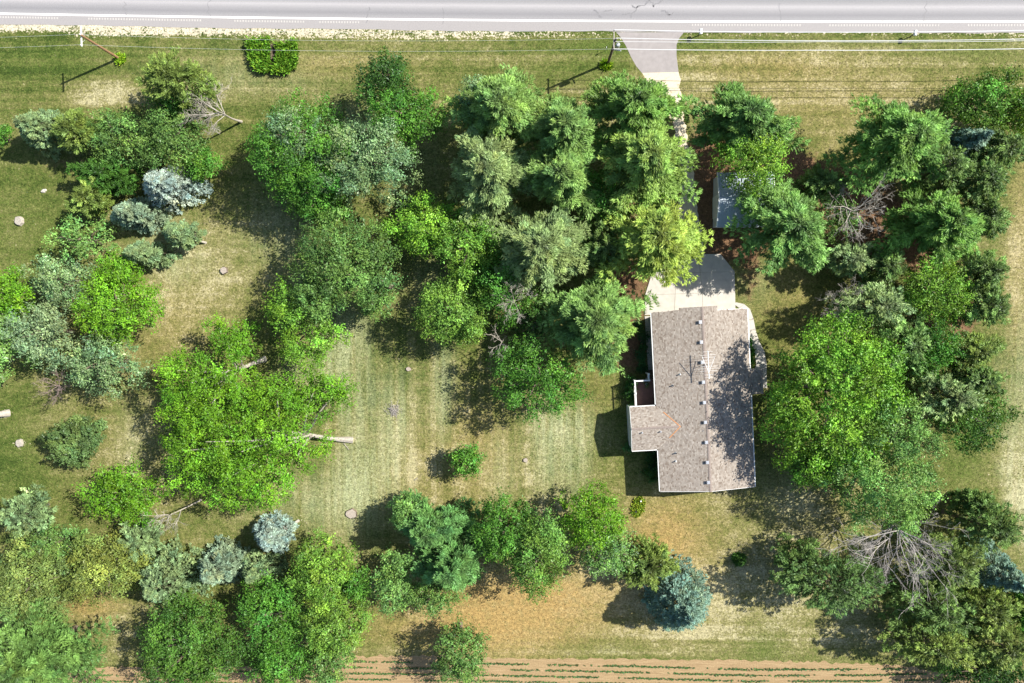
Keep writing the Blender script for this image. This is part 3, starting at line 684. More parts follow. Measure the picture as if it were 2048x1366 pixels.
# big bright pair
tree('B', 420, 760, 110, 110, 10.5, 'bright', 'big bright yellow-green tree, left one of the pair, with a top tuft', base=(533, 716), zc=6.0,
     lobes=[(462, 680, 42), (440, 655, 22), (485, 700, 22), (388, 765, 62), (358, 740, 32), (430, 805, 62), (500, 795, 46), (372, 820, 46), (455, 745, 34)])
tree('B', 510, 870, 170, 130, 10.5, 'bright', 'big bright yellow-green tree with a pale trunk foot on the lawn at its right', base=(706, 880), zc=6.0,
     lobes=[(560, 800, 62), (630, 785, 52), (672, 790, 34), (560, 870, 54), (598, 910, 26), (420, 880, 80), (370, 900, 46), (490, 900, 75), (450, 960, 56), (525, 955, 60), (500, 985, 34), (390, 960, 36), (648, 896, 24), (625, 905, 22)])
tree('H', 147, 886, 58, 42, 4.6, (.13, .205, .065), 'rounded grey-green small tree alone above the small bright tree', dens=1.1, leaf=.24, name='round_tree')
tree('B', 246, 988, 80, 60, 6, 'bright', 'small bright green tree below the rounded grey-green one', dens=.9, zc=3.4)
tree('C', 66, 1022, 62, 46, 5.5, 'sage', 'thin grey-green evergreen at the left edge above the olive trees', dens=.9)
tree('B', 62, 1158, 92, 88, 8.5, 'olive', 'large olive tree cut by the left edge', dens=1.1, leaf=.22)
tree('B', 205, 1135, 84, 66, 8, (.22, .28, .065), 'olive yellow tree between the large olive tree and the grey spruces', dens=1.1, leaf=.22)
tree('B', 110, 1085, 60, 34, 7, 'mid', 'green tree rising behind the large olive one')
tree('C', 287, 1072, 40, 36, 5, 'sage', 'small grey-green evergreen beside the slim fallen-looking dead tree', dens=1.1)
dead_tree(325, 1038, 5.0, (-.5, -.4, 0), 'slim pale dead tree below the big bright pair', base=(402, 1000), n=8, spread=.6, length=2.4, rad=.1, m='bark_pale', depth=3)
tree('K', 335, 1160, 70, 66, 8, 'sage', 'big sage green spruce, left of the two that touch', z0=.1)
tree('K', 438, 1135, 50, 46, 7, 'bluegrey', 'sage green spruce, right of the two that touch', z0=.1)
tree('K', 518, 1140, 42, 34, 6, 'sage', 'grey-green spruce just below the leaning pale blue one', z0=.1)
tree('K', 546, 1068, 42, 38, 6, (.27, .36, .33), 'pale blue spruce with a bare trunk foot beside it', base=(596, 1042), z0=.3)
tree('W', 88, 1300, 112, 88, 12, (.125, .235, .07), 'blue-green feathery pine in the lower left corner')
tree('B', 390, 1290, 112, 98, 11, (.085, .19, .03), 'large dark green tree at the bottom left with a grey dead snag in it', holes=.1)
tree('B', 645, 1150, 66, 66, 11, (0.182, 0.339, 0.047), 'green tree, top one of the bottom group', holes=.1)
tree('B', 545, 1225, 72, 66, 11, 'green', 'green tree on the left of the bottom group, beside the dark one')
tree('B', 668, 1245, 72, 66, 11, (0.164, 0.305, 0.047), 'green tree on the right of the bottom group, facing the lone lawn tree')
tree('B', 560, 1325, 66, 58, 10, 'green', 'green tree at the bottom edge above the soil rows, left one')
tree('B', 655, 1328, 44, 46, 9, 'mid', 'slim green tree at the bottom edge above the soil rows, right one')
tree('B', 715, 1165, 28, 40, 7, 'green', 'narrow green tree squeezed between the bottom group and the pale one')
# centre bottom
tree('W', 862, 1050, 76, 48, 10, 'bluegreen', 'dark blue-green pine at the top of the clump below the lawn', z0=.15)
tree('B', 815, 1030, 34, 32, 8, 'palegreen', 'light green tree at the upper left of the clump below the lawn', dens=.8)
tree('W', 905, 1125, 70, 66, 10, 'bluegreen', 'dark blue-green pine at the right of the clump below the lawn', z0=.15)
tree('B', 790, 1170, 46, 64, 8, 'palegreen', 'pale green tree with bare grey twigs at the lower left of the clump', dens=.8)
tree('B', 865, 1190, 56, 40, 7.5, 'mid', 'green tree at the foot of the clump below the lawn')
tree('B', 1010, 1060, 56, 70, 10, 'green', 'green tree right of the clump, left one of an overlapping pair')
tree('B', 1075, 1105, 64, 92, 10.5, (0.147, 0.279, 0.050), 'green tree right of the clump, right one of an overlapping pair', holes=.1)
tree('B', 1186, 1040, 66, 64, 9, 'bright', 'bright green tree nearest the house corner, beside the oval flower bed')
tree('S', 1218, 1102, 58, 46, 8, 'palegreen', 'pale silvery tree below the bright one at the oval flower bed', dens=.8)
tree('C', 1294, 1125, 54, 54, 5.5, 'cedarol', 'olive cedar between the silvery tree and the big blue spruce', dens=1.3)
tree('K', 1362, 1205, 70, 76, 9, 'teal', 'big round blue spruce alone on the dry grass', z0=.06, dens=1.4)
tree('B', 922, 1312, 58, 66, 8, 'mid', 'lone round green tree at the bottom edge with its trunk foot showing', base=(922, 1246), zc=5, holes=.05)
tree('B', 930, 920, 34, 34, 4.6, 'green', 'single small green tree in the middle of the lawn', zc=3, dens=1.1)
tree('K', 1480, 1121, 13, 12, 1.6, 'dark', 'tiny dark conifer alone on the grass below the house', z0=.02)
# centre top
tree('B', 598, 300, 92, 110, 12, 'green', 'large dark green tree with silver patches, left of the top middle pair', holes=.08)
tree('S', 590, 270, 60, 58, 13.2, 'silver', 'silver-leaved crown rising over the large dark green tree', dens=.6, holes=.35)
tree('B', 640, 385, 60, 60, 10, 'green', 'dark green tree below the large one, over the shaded grass')
tree('B', 772, 165, 56, 60, 11, 'dark', 'dark spiky green tree closest to the road', holes=.25)
tree('B', 812, 230, 66, 60, 11, 'green', 'dark green tree under the spiky one by the road', dens=.9, holes=.25)
tree('S', 735, 320, 98, 84, 12, 'silver', 'broad silver-green tree in the top middle with bare grey limbs', dens=.9, holes=.28)
tree('W', 1000, 232, 90, 74, 13, 'pine', 'tall feathery pine, top left of the pine stand')
tree('S', 955, 195, 42, 34, 10, 'silver', 'silver-tipped tree poking out of the top left of the pine stand')
tree('W', 978, 355, 80, 84, 13, 'pinegrey', 'tall grey-green pine, lower left of the pine stand')
tree('W', 1125, 270, 74, 66, 13, 'pine', 'feathery pine in the top middle of the stand, below the right pole shadow')
tree('W', 1120, 362, 70, 66, 12.5, 'pine', 'feathery pine in the centre of the pine stand')
tree('W', 1265, 225, 94, 58, 12.5, (0.157, 0.288, 0.073), 'darker pine overhanging the cream gravel drive at its top')
tree('W', 1288, 330, 92, 82, 13.5, (0.230, 0.363, 0.098), 'broad light pine beside the drive, opposite the metal roof')
tree('B', 1205, 395, 60, 60, 8, 'green', 'dark leafy tree low among the pines')
tree('W', 1080, 500, 90, 82, 13, 'pinegrey', 'pale grey-green pine left of the yellowish pine')
tree('W', 1303, 482, 92, 80, 13, 'pineyel', 'yellowish green pine overhanging the concrete pad')
tree('C', 1205, 500, 46, 46, 8, 'cedar', 'dark thin evergreen between the pale pine and the yellowish pine')
tree('W', 1188, 640, 96, 86, 12, 'pine', 'feathery pine beside the left wall of the house')
tree('B', 842, 450, 66, 58, 9.5, (0.224, 0.441, 0.047), 'bright green tree right of the green oak-like one above the lawn')
tree('B', 935, 490, 60, 70, 10, (0.172, 0.339, 0.047), 'green tree between the bright one and the pale pine')
tree('B', 1010, 560, 56, 80, 9, 'green', 'dark green tree in front of the pale pine, dead twigs at its foot')
tree('B', 690, 520, 98, 88, 11, 'mid', 'broad mid green tree above the yellow-green one, its trunk foot at lower right', base=(782, 575), zc=7)
tree('B', 752, 600, 36, 38, 8, 'mid', 'small green crown at the lower right of the broad mid green tree')
tree('B', 640, 600, 56, 46, 10.5, 'mid', 'grey-green crown standing over the yellow-green tree')
tree('B', 612, 655, 78, 84, 9.5, 'lime', 'yellow-green tree left of the striped lawn', lobes=[(572, 590, 34), (592, 640, 40), (625, 690, 46), (655, 672, 34), (588, 702, 26), (560, 622, 24)], zc=5.5)
tree('B', 905, 622, 70, 72, 10, (0.182, 0.339, 0.056), 'round green tree casting its shadow over the middle lawn')
tree('B', 1082, 758, 90, 68, 10, 'green', 'green tree at the lawn edge below the pines', holes=.1, lobes=[(1030, 735, 46), (1075, 730, 50), (1110, 775, 50), (1060, 790, 44), (1150, 790, 22), (1020, 770, 30), (1125, 745, 36)])
tree('B', 1055, 640, 56, 50, 7, 'dark', 'thin dark green tree with dead twigs between two green trees and the house pine', dens=.7, holes=.3)
dead_tree(1025, 600, 8.5, (-.3, .1, 0), 'grey dead twigs sticking out of the trees left of the house pine', base=(1042, 622), n=7, length=2.2, m='bark_pale', depth=4, rad=.07)
dead_tree(1000, 690, 6.5, (-.4, .1, 0), 'small grey dead snag at the top of the lawn-edge green tree', base=(1012, 672), n=5, length=1.8, m='bark_pale', depth=3, rad=.09)
# right of the drive
tree('W', 1475, 248, 104, 56, 12, (0.130, 0.252, 0.073), 'dark pine right of the drive, above the metal roof')
tree('B', 1502, 322, 66, 70, 11, (0.216, 0.398, 0.047), 'light green tree hanging over the metal roof')
tree('W', 1564, 456, 92, 94, 11, (0.157, 0.298, 0.089), 'broad green pine covering the right half of the metal roof', dens=.75)
tree('W', 1782, 292, 108, 74, 12.5, (0.157, 0.307, 0.081), 'wide green pine between the metal roof and the small blue spruce')
tree('C', 1870, 340, 56, 46, 9, 'cedar', 'thin evergreen at the right foot of the wide pine', dens=.9)
tree('C', 1640, 372, 42, 34, 6, 'cedar', 'small dark evergreen above the white dead tree', dens=1.3)
dead_tree(1715, 425, 8, (.5, -.3, 0), 'white dead tree among the pines right of the metal roof', base=(1660, 405), n=9, length=3.2, m='bark_pale', depth=4)
tree('W', 1860, 450, 82, 66, 11.5, (0.157, 0.307, 0.073), 'green pine right of the white dead tree')
tree('B', 1672, 440, 36, 50, 6, 'mid', 'thin green sapling under the white dead tree', dens=.6, holes=.35)
tree('K', 1926, 286, 48, 36, 8.5, 'teal', 'small blue spruce in the upper right corner', z0=.08)
tree('B', 1972, 212, 80, 56, 8, (0.113, 0.229, 0.032), 'dense green tree in the upper right corner, above the small blue spruce', holes=-.2, dens=1.3)
tree('B', 2040, 235, 40, 40, 7, (0.207, 0.339, 0.040), 'yellowish green tree cut by the right edge at the top')
tree('C', 1985, 305, 50, 44, 7, 'cedar', 'green cedar just below the dense corner tree', dens=1.3)
for (x, y, rx, ry, c, lb) in [(1946, 365, 50, 56, 'cedar', 'dark cedar in the right hedge, below the small blue spruce'), (1952, 440, 46, 42, 'cedar', 'dark cedar in the right hedge, beside the green pine'),
        (1952, 545, 46, 44, 'cedar', 'dark cedar in the right hedge, level with the concrete pad'), (1956, 612, 44, 44, 'cedar', 'dark cedar in the right hedge, beside the bright green tree'),
        (1932, 700, 46, 40, 'cedarol', 'grey olive cedar in the right hedge, below the bright green tree'), (1938, 755, 46, 40, 'cedar', 'thin grey cedar in the right hedge, above the dense green tree')]:
    tree('C', x, y, rx, ry, 7.5, c, lb, dens=1.25, group='cedars of the right hedge')
tree('B', 1868, 585, 64, 62, 9, (0.199, 0.382, 0.047), 'bright green tree among the dark evergreens at the right')
tree('C', 1690, 520, 44, 36, 6.5, 'pinegrey', 'grey-green evergreen below the broad pine of the metal roof', dens=1.1)
tree('C', 1755, 535, 44, 38, 6.5, 'cedar', 'dark grey-green evergreen left of the bright green tree', dens=1.0)
tree('C', 1740, 610, 72, 50, 8.5, 'pinegrey', 'thin grey pine just above the big lime maple', dens=1.0)
dead_tree(1668, 606, 6, (-.4, .1, 0), 'small grey dead tree above the big lime maple', base=(1700, 618), n=8, length=2.4, depth=4, m='bark_pale', rad=.1)
tree('C', 1795, 690, 54, 56, 9, 'pine', 'feathery pine touching the right shoulder of the big lime maple', dens=1.1)
tree('B', 1858, 700, 52, 56, 9, 'green', 'green tree between the feathery pine and the hedge cedars')
tree('C', 1880, 790, 56, 52, 9, 'pinegrey', 'grey pine right of the big lime maple', dens=1.2)
tree('B', 1942, 835, 80, 66, 9, (0.103, 0.212, 0.035), 'dense dark green tree at the right, beside the dry field strip', holes=.08)
tree('B', 1655, 780, 130, 150, 13, 'lime', 'big lime maple right of the house, shading its roof', zc=8, leaf=.27,
     lobes=[(1650, 690, 60), (1690, 670, 40), (1610, 735, 52), (1600, 800, 56), (1680, 760, 70), (1720, 720, 52), (1740, 800, 62), (1640, 850, 68), (1580, 850, 40), (1700, 880, 66), (1620, 910, 56), (1760, 730, 40)])
tree('B', 1770, 905, 100, 130, 12, 'palegreen', 'pale green tree joined to the lower right of the lime maple', base=(1692, 993), zc=7.5,
     lobes=[(1790, 850, 66), (1740, 900, 66), (1815, 900, 56), (1770, 960, 66), (1740, 1000, 50), (1820, 970, 50), (1725, 1030, 32), (1800, 1020, 44), (1690, 940, 50)])
tree('B', 1640, 930, 62, 44, 9, (0.095, 0.203, 0.032), 'dark green lower skirt tree under the lime maple', holes=.05)
dead_tree(1800, 1062, 8.5, (.05, -.95, -.15), 'large grey dead tree fanning its twigs below the pale green tree', base=(1770, 1025), n=15, spread=.9, length=5.6, depth=4, m='deadwood', rad=.16)
# lower right
tree('C', 1650, 1152, 104, 66, 8.5, (0.103, 0.179, 0.056), 'dark evergreen left of the large grey dead tree', dens=1.2)
tree('C', 1590, 1120, 50, 44, 6, 'cedar', 'thin dark evergreen at the left end of the lower right grove', dens=.8)
tree('C', 1965, 1042, 62, 50, 8.5, 'cedar', 'dark pine with a bare crooked trunk, right of the large dead tree', base=(1884, 1024), dens=1.1)
tree('C', 1880, 1115, 70, 62, 8.5, (0.147, 0.212, 0.063), 'yellowish green pine below the crooked trunk', dens=1.2)
tree('C', 1850, 1205, 84, 60, 8.5, 'cedar', 'dark pine in the middle of the lower right grove', dens=1.1)
tree('C', 1850, 1275, 90, 48, 8, 'cedarol', 'olive pine at the lower edge of the grove above the soil rows', dens=1.1)
tree('C', 1960, 1215, 62, 56, 7.5, 'cedarol', 'olive pine below the dark blue spruce', dens=1.15)
tree('K', 1992, 1142, 50, 48, 10, 'teal', 'dark blue spruce near the right edge of the lower right grove', z0=.08)
tree('C', 1985, 1275, 70, 50, 8, (0.147, 0.203, 0.056), 'green pine at the right edge of the lower right grove', dens=1.15)
tree('B', 1975, 1345, 90, 44, 7, 'dark', 'dark green tree in the lower right corner', holes=.05)
tree('C', 2040, 1200, 26, 60, 6, 'green', 'narrow green cedar cut by the right edge')
tree('C', 1940, 1000, 34, 22, 6, 'cedar', 'thin pine tip above the crooked trunk', dens=.9)

# ------------------------------------------------------------------ the house
EAVE, RIDGE, A0, A1, BW, BE = 3.5, 4.6, .4, 21.82, -5.74, 5.54
PITCH_W = (RIDGE - EAVE) / -BW; PITCH_E = (RIDGE - EAVE) / BE
def shingle_material():
    m, nt, bs, L = newmat('asphalt_shingle'); tc = N(nt, 'ShaderNodeTexCoord').outputs['Object']
    at = N(nt, 'ShaderNodeAttribute', attribute_name='tint').outputs['Color']
    n = noise(nt, L, tc, 14, 3, .7); n2 = noise(nt, L, tc, .35, 4)
    c = mixc(nt, L, 1.0, at, ramp(nt, L, n, [(.3, .82), (.7, 1.2)]), 'MULTIPLY'); c = mixc(nt, L, 1.0, c, ramp(nt, L, n2, [(.3, .92), (.7, 1.06)]), 'MULTIPLY')
    L.new(c, bs.inputs['Base Color']); bs.inputs['Roughness'].default_value = .95; bump(nt, L, bs, n, .15, .006); return m
M['shingle'] = shingle_material()
M['roofdeck'] = simple('roof_underlay', (.24, .20, .17), .95, .15, 4)
PAL = np.array([1.02, 1.01, .97]) * np.array([(.275, .240, .212), (.31, .275, .245), (.24, .203, .175), (.185, .15, .125), (.345, .31, .28), (.262, .23, .205)])
IDX = [0]*6 + [1]*4 + [2]*4 + [3]*2 + [4]*2 + [5]*2
def inpoly(u, v, poly):
    ins = False; j = len(poly) - 1
    for i in range(len(poly)):
        (xi, yi), (xj, yj) = poly[i], poly[j]
        if (yi > v) != (yj > v) and u < (xj - xi) * (v - yi) / (yj - yi) + xi: ins = not ins
        j = i
    return ins
def shingles(o, du, dv, poly, parent, tab=.21, ex=.145):
    "laps of tabs over the plane o + u du + v dv (dv points up the slope)"
    o = np.array(o, float); du = np.array(du, float); dv = np.array(dv, float); nn = np.cross(du, dv); nn /= np.linalg.norm(nn)
    if nn[2] < 0: nn = -nn
    us = [p[0] for p in poly]; vs = [p[1] for p in poly]
    Vs, Fs, Cs = [], [], []; k = 0; v = min(vs)
    while v < max(vs) - .02:
        u = min(us) - rng.uniform(0, tab)
        while u < max(us):
            wd = tab * (.8, 1, 1, 1.3)[int(rng.random() * 4)]; 
            if inpoly(u + wd / 2, v + ex / 2, poly):
                t0 = .010 + rng.uniform(0, .005); g = .008
                u0, u1 = max(u + g / 2, min(us)), min(u + wd - g / 2, max(us)); v1 = v + ex * 1.12
                q = [o + du * u0 + dv * v, o + du * u1 + dv * v, o + du * u1 + dv * v1, o + du * u0 + dv * v1]
                b = [q[0] + nn * .001, q[1] + nn * .001, q[0] + nn * t0, q[1] + nn * t0, q[2] + nn * .006, q[3] + nn * .006]
                n0 = len(Vs); Vs += b; Fs += [(n0, n0+1, n0+3, n0+2), (n0+2, n0+3, n0+4, n0+5)]
                c = PAL[IDX[int(rng.random() * 20)]] * rng.uniform(.92, 1.08); Cs += [c] * 6
            u += wd
        v += ex
    so_ = link('shingles', mesh_np('shingles', np.array(Vs), np.array(Fs), np.array(Cs)), M['shingle'], parent); so_['kind'] = 'stuff'; return so_
house = bpy.data.objects.new('house', None); C.objects.link(house)
tag(house, 'long ranch house with brown shingle gable roof and a side wing', 'house')
# walls with gables
wl = MB(); i0, i1, w0, w1 = A0 + .45, A1 - .4, BW + .5, BE - .45
hb = lambda b: EAVE - .12 + ((b - BW) * PITCH_W if b < 0 else (BE - b) * PITCH_E)
ring = [(w0, 0), (w1, 0), (w1, hb(w1)), (0, hb(0)), (w0, hb(w0))]
for a in (i0, i1): wl.poly([hw(a, b, z) for b, z in (ring if a == i1 else ring[::-1])])
for k in range(5):
    (b, z), (b2, z2) = ring[k], ring[(k + 1) % 5]
    if k in (1, 4): wl.poly([hw(i0, b, z), hw(i0, b2, z2), hw(i1, b2, z2), hw(i1, b, z)])
wall = wl.build('wall', M['siding'], house)
# roof planes as solid slabs
roof = bpy.data.objects.new('roof', None); C.objects.link(roof); roof.parent = house
def slabp(pts, t, m, parent, name):
    mb = MB(); lo = [(p[0], p[1], p[2] - t) for p in pts]; n = len(pts)
    mb.poly(pts); mb.poly(lo[::-1])
    for i in range(n): mb.poly([pts[i], lo[i], lo[(i+1) % n], pts[(i+1) % n]])
    return mb.build(name, m, parent)
up_w = hw(0, 0, RIDGE) - hw(0, BW, EAVE); LW = np.linalg.norm(up_w); up_w /= LW
up_e = hw(0, 0, RIDGE) - hw(0, BE, EAVE); LE = np.linalg.norm(up_e); up_e /= LE
HA3 = np.array([HA[0], HA[1], 0])
PRW, PRE = -2.6, 1.82        # the roof runs a little further out over the middle of the front gable
zW = lambda b: RIDGE + b * PITCH_W
zE = lambda b: RIDGE - b * PITCH_E
slabp([hw(A0, BW, EAVE), hw(A1, BW, EAVE), hw(A1, 0, RIDGE), hw(-.05, 0, RIDGE), hw(-.05, PRW, zW(PRW)), hw(A0 - .2, PRW, zW(PRW))], .14, M['roofdeck'], roof, 'slope_deck')
slabp([hw(A1, BE, EAVE), hw(A0 + .1, BE, EAVE), hw(A0 + .1, PRE, zE(PRE)), hw(-.05, PRE, zE(PRE)), hw(-.05, 0, RIDGE), hw(A1, 0, RIDGE)], .14, M['roofdeck'], roof, 'slope_deck')
bv = lambda b: (b - BW) / -BW * LW
shingles(hw(0, BW, EAVE), HA3, up_w, [(A0, 0), (A1, 0), (A1, LW), (-.05, LW), (-.05, bv(PRW)), (A0 - .2, bv(PRW))], roof)
shingles(hw(0, BE, EAVE), HA3, up_e, [(A0 + .1, 0), (A1, 0), (A1, LE), (-.05, LE), (-.05, (BE - PRE) / BE * LE), (A0 + .1, (BE - PRE) / BE * LE)], roof)
# ridge caps
for a in np.arange(0, A1 - .1, .3):
    mb = MB()
    for sgn, pt in ((-1, PITCH_W), (1, PITCH_E)):
        e = .16
        q = [hw(a, 0, RIDGE + .045), hw(a + .29, 0, RIDGE + .035), hw(a + .29, sgn * e, RIDGE + .035 - e * pt), hw(a, sgn * e, RIDGE + .045 - e * pt)]
        mb.poly(q if sgn < 0 else q[::-1])
    mb.build('ridge_cap', M['roofcap'] if 'roofcap' in M else M.setdefault('roofcap', simple('ridge_shingle', (.25, .205, .18), .95, .2, 6)), roof)
# fascia and gutters
def bar(name, p, q, w_, h_, m, parent):
    p = np.array(p, float); q = np.array(q, float); d = q - p; L_ = np.linalg.norm(d); d /= L_
    s = np.cross([0, 0, 1], d); s /= np.linalg.norm(s); u = np.cross(d, s)
    return MB().box((p + q) / 2, (L_, w_, h_), np.array([d, s, u])).build(name, m, parent)
bar('gutter', hw(A0, BW - .07, EAVE - .09), hw(11.3, BW - .07, EAVE - .09), .11, .12, M['white'], roof)
bar('gutter', hw(16.85, BW - .07, EAVE - .09), hw(A1, BW - .07, EAVE - .09), .11, .12, M['white'], roof)
bar('gutter', hw(A0 + .1, BE + .07, EAVE - .09), hw(7.8, BE + .07, EAVE - .09), .11, .12, M['white'], roof)
bar('gutter', hw(10.8, BE + .07, EAVE - .09), hw(A1, BE + .07, EAVE - .09), .11, .12, M['white'], roof)
for b, z, bb, zz in ((BW, EAVE, 0, RIDGE), (0, RIDGE, BE, EAVE)):
    bar('bargeboard', hw(A1 + .025, b, z - .08), hw(A1 + .025, bb, zz - .08), .04, .18, M['white'], roof)
    bar('bargeboard', hw(A0 - .03 if b < 0 else A0 + .07, b, z - .1), hw(A0 - .03 if b < 0 else A0 + .07, bb, zz - .1), .04, .16, M['white'], roof)
# wing
WA0, WA1, WAM, WB = 11.47, 16.72, 14.0, -8.86
WZ = EAVE + (-BW - 3.09) * PITCH_W
wing = bpy.data.objects.new('wing_roof', None); C.objects.link(wing); wing.parent = house
lift = .012
nE, apex, sE = (WA0, BW, EAVE), (WAM, -3.09, WZ), (WA1, BW, EAVE)
HB3 = np.array([HB[0], HB[1], 0])
slabp([hw(WA0, WB, EAVE), hw(WAM, WB, WZ), hw(WAM, -3.09, WZ + lift), hw(WA0, BW, EAVE + lift)], .12, M['roofdeck'], wing, 'slope_deck')
slabp([hw(WA1, WB, EAVE), hw(WA1, BW, EAVE + lift), hw(WAM, -3.09, WZ + lift), hw(WAM, WB, WZ)], .12, M['roofdeck'], wing, 'slope_deck')
for a_, sg in ((WA0, 1), (WA1, -1)):
    dv = hw(WAM, WB, WZ) - hw(a_, WB, EAVE); Lv = np.linalg.norm(dv); dv /= Lv
    shingles(hw(a_, WB, EAVE + .008), HB3, dv, [(0, 0), (BW - WB + .12, 0), (-3.09 - WB, Lv), (0, Lv)], wing)
for b in np.arange(WB, -3.3, .3):
    mb = MB()
    for sgn in (-1, 1):
        e = .15; pt = (WZ - EAVE) / 2.6
        q = [hw(WAM, b, WZ + .045), hw(WAM, b + .29, WZ + .05), hw(WAM + sgn * e, b + .29, WZ + .05 - e * pt), hw(WAM + sgn * e, b, WZ + .045 - e * pt)]
        mb.poly(q if sgn > 0 else q[::-1])
    mb.build('ridge_cap', M['roofcap'], wing)
for p in (nE, sE):
    t0 = .38 if p is nE else .5
    a_ = hw(*p) + np.array([0, 0, .05]); b_ = hw(*apex) + np.array([0, 0, .05])
    bar('valley_flashing', a_ + (b_ - a_) * t0 if p is sE else a_ + (b_ - a_) * .3, b_, .10, .02, M['copper'], wing)
for a_, z_, a2, z2 in ((WA0, EAVE, WAM, WZ), (WAM, WZ, WA1, EAVE)):
    bar('bargeboard', hw(a_, WB - .025, z_ - .07), hw(a2, WB - .025, z2 - .07), .04, .16, M['white'], wing)
bar('gutter', hw(WA0 - .06, WB, EAVE - .09), hw(WA0 - .06, BW - .15, EAVE - .09), .1, .11, M['white'], wing)
bar('gutter', hw(WA1 + .06, WB, EAVE - .09), hw(WA1 + .06, BW - .15, EAVE - .09), .1, .11, M['white'], wing)
ww = MB(); a0, a1, b0 = WA0 + .15, WA1 - .15, WB + .08
zt = EAVE - .06
ww.poly([hw(a1, b0, 0), hw(a0, b0, 0), hw(a0, b0, zt), hw(WAM, b0, WZ - .14), hw(a1, b0, zt)][::-1])
ww.poly([hw(a0, b0, 0), hw(a0, w0, 0), hw(a0, w0, zt), hw(a0, b0, zt)]); ww.poly([hw(a1, b0, 0), hw(a1, w0, 0), hw(a1, w0, zt), hw(a1, b0, zt)][::-1])
wwo = ww.build('wing_wall', M['siding'], house)
# clapboards on the wing's end wall, the one that shows
for k in range(13):
    z = .15 + k * .245
    hbox(MB(), a0, a1, b0 - .03, b0 - .004, z, z + .225).build('clapboard', M['siding'], wwo)
def window(a0_, a1_, b, z0_, z1_, side):
    f = hbox(MB(), a0_, a1_, b, b + side * .06, z0_, z1_).build('window', M['white'], house)
    hbox(MB(), a0_ + .07, a1_ - .07, b + side * .061, b + side * .068, z0_ + .07, z1_ - .07).build('pane', M['glass'], f)
for a_ in (2.2, 5.0, 18.2, 20.2): window(a_, a_ + 1.1, w0, 1.5, 2.7, -1)
for a_ in (2.5, 5.2, 12.5, 15.5, 18.6): window(a_, a_ + 1.3, w1, 1.4, 2.7, 1)
gd = MB().box(hw(i0 - .03, -.6, 1.15), (.05, 4.6, 2.3), HAX).build('garage_door', M['white'], house)
for k in range(4): MB().box(hw(i0 - .065, -.6, .3 + k * .56), (.02, 4.45, .5), HAX).build('panel', M['white'], gd)
MB().box(hw(i0 - .25, .4, 2.75), (.35, .30, .20), HAX).build('porch_lamp', simple('lamp_brass', (.45, .33, .08), .4, .1), house)
# porch roof at the right
pr = bpy.data.objects.new('porch_roof', None); C.objects.link(pr); pr.parent = house
pz = EAVE - .1
def porch_plane(pts): return slabp([hw(*p) for p in pts], .1, M['roofdeck'], pr, 'slope_deck')
porch_plane([(7.7, BE - .3, EAVE + .03), (7.9, 7.2, EAVE - .33), (10.75, 7.1, EAVE - .33), (10.75, BE - .3, EAVE + .03)][::-1])
dv = hw(9, BE - .3, EAVE + .03) - hw(9, 7.15, EAVE - .33); Lv = np.linalg.norm(dv); dv /= Lv
shingles(hw(0, 7.15, EAVE - .325), HA3, dv, [(7.9, 0), (10.75, 0), (10.75, Lv), (7.7, Lv)], pr)
for a_ in (8.05, 10.6): MB().tube([hw(a_, 7.0, .08), hw(a_, 7.0, EAVE - .45)], .07, 8).build('porch_post', M['white'], pr)
# roof vents and pipes
def on_roof(px_, py_):
    p = P(px_, py_, 4.3)
    for _ in range(6):
        d = p[:2] - HN; b = d @ HB; a = d @ HA
        z = zW(b) if b < 0 else zE(b)
        if WA0 < a < WA1 and b < -3.2: z = max(z, WZ - abs(a - WAM) * (WZ - EAVE) / 2.6)
        p = P(px_, py_, z)
    return p
for x, y in ((1399.5, 644), (1401.5, 684), (1403.5, 724), (1405.5, 764), (1407.5, 804.5), (1409.5, 844), (1411.5, 884), (1413.5, 924), (1415.5, 964)):
    p = on_roof(x, y); v = bpy.data.objects.new('roof_vent', None); C.objects.link(v); v.parent = roof
    MB().box(p + [0, 0, .09], (.26, .26, .20), HAX).build('vent_neck', M['dark'], v)
    mb = MB(); mb.box(p + [0.02, 0, .22], (.38, .36, .06), HAX); mb.box(p + [.02, 0, .26], (.24, .22, .03), HAX); mb.build('vent_cap', M['steel'], v)
for x, y, m in ((1360, 748.5, 'white'), (1345.5, 771, 'dark'), (1351.5, 906, 'dark'), (1351.5, 922, 'white'), (1284, 865, 'steel'), (1321, 863, 'steel')):
    p = on_roof(x, y); v = MB().tube([p + [0, 0, -.03], p + [0, 0, .32]], .075, 9).build('vent_pipe', M[m], roof)
    MB().tube([p + [0, 0, .0], p + [0, 0, .06]], [.15, .09], 9).build('pipe_collar', M['steel'], v)
# television antenna
p = on_roof(1412, 728); t = thing('television_antenna', 'white television antenna on a short mast at the house ridge', 'antenna', p)
mt_ = p + [0, 0, 1.35]
put(MB().tube([p, mt_], .025, 6).build('mast', M['steel']), t)
c0, c1 = P(1415.6, 701, mt_[2]), P(1418.2, 757.5, mt_[2])
put(MB().tube([c0, c1], .05, 6).build('boom', M['white']), t)
for f_, ln in ((.04, .55), (.16, .9), (.24, .7), (.34, .6), (.44, .65), (.56, .95), (.64, 1.2), (.72, 1.0), (.86, .5), (.96, .45)):
    q = c0 + (c1 - c0) * f_; put(MB().tube([q - HB3 * ln, q + HB3 * ln], .014, 5).build('element', M['white']), t)
for sg in (-1, 1):
    q = c0 + (c1 - c0) * .78; put(MB().tube([q, q + HB3 * sg * .75 - HA3 * 1.9 + [0, 0, .25]], .03, 5).build('element', M['white']), t)
    q2 = p + [0, 0, .75]; put(MB().tube([q2, p + HA3 * .2 + HB3 * sg * .5 + [0, 0, .02]], .016, 5).build('mast_brace', M['steel']), t)
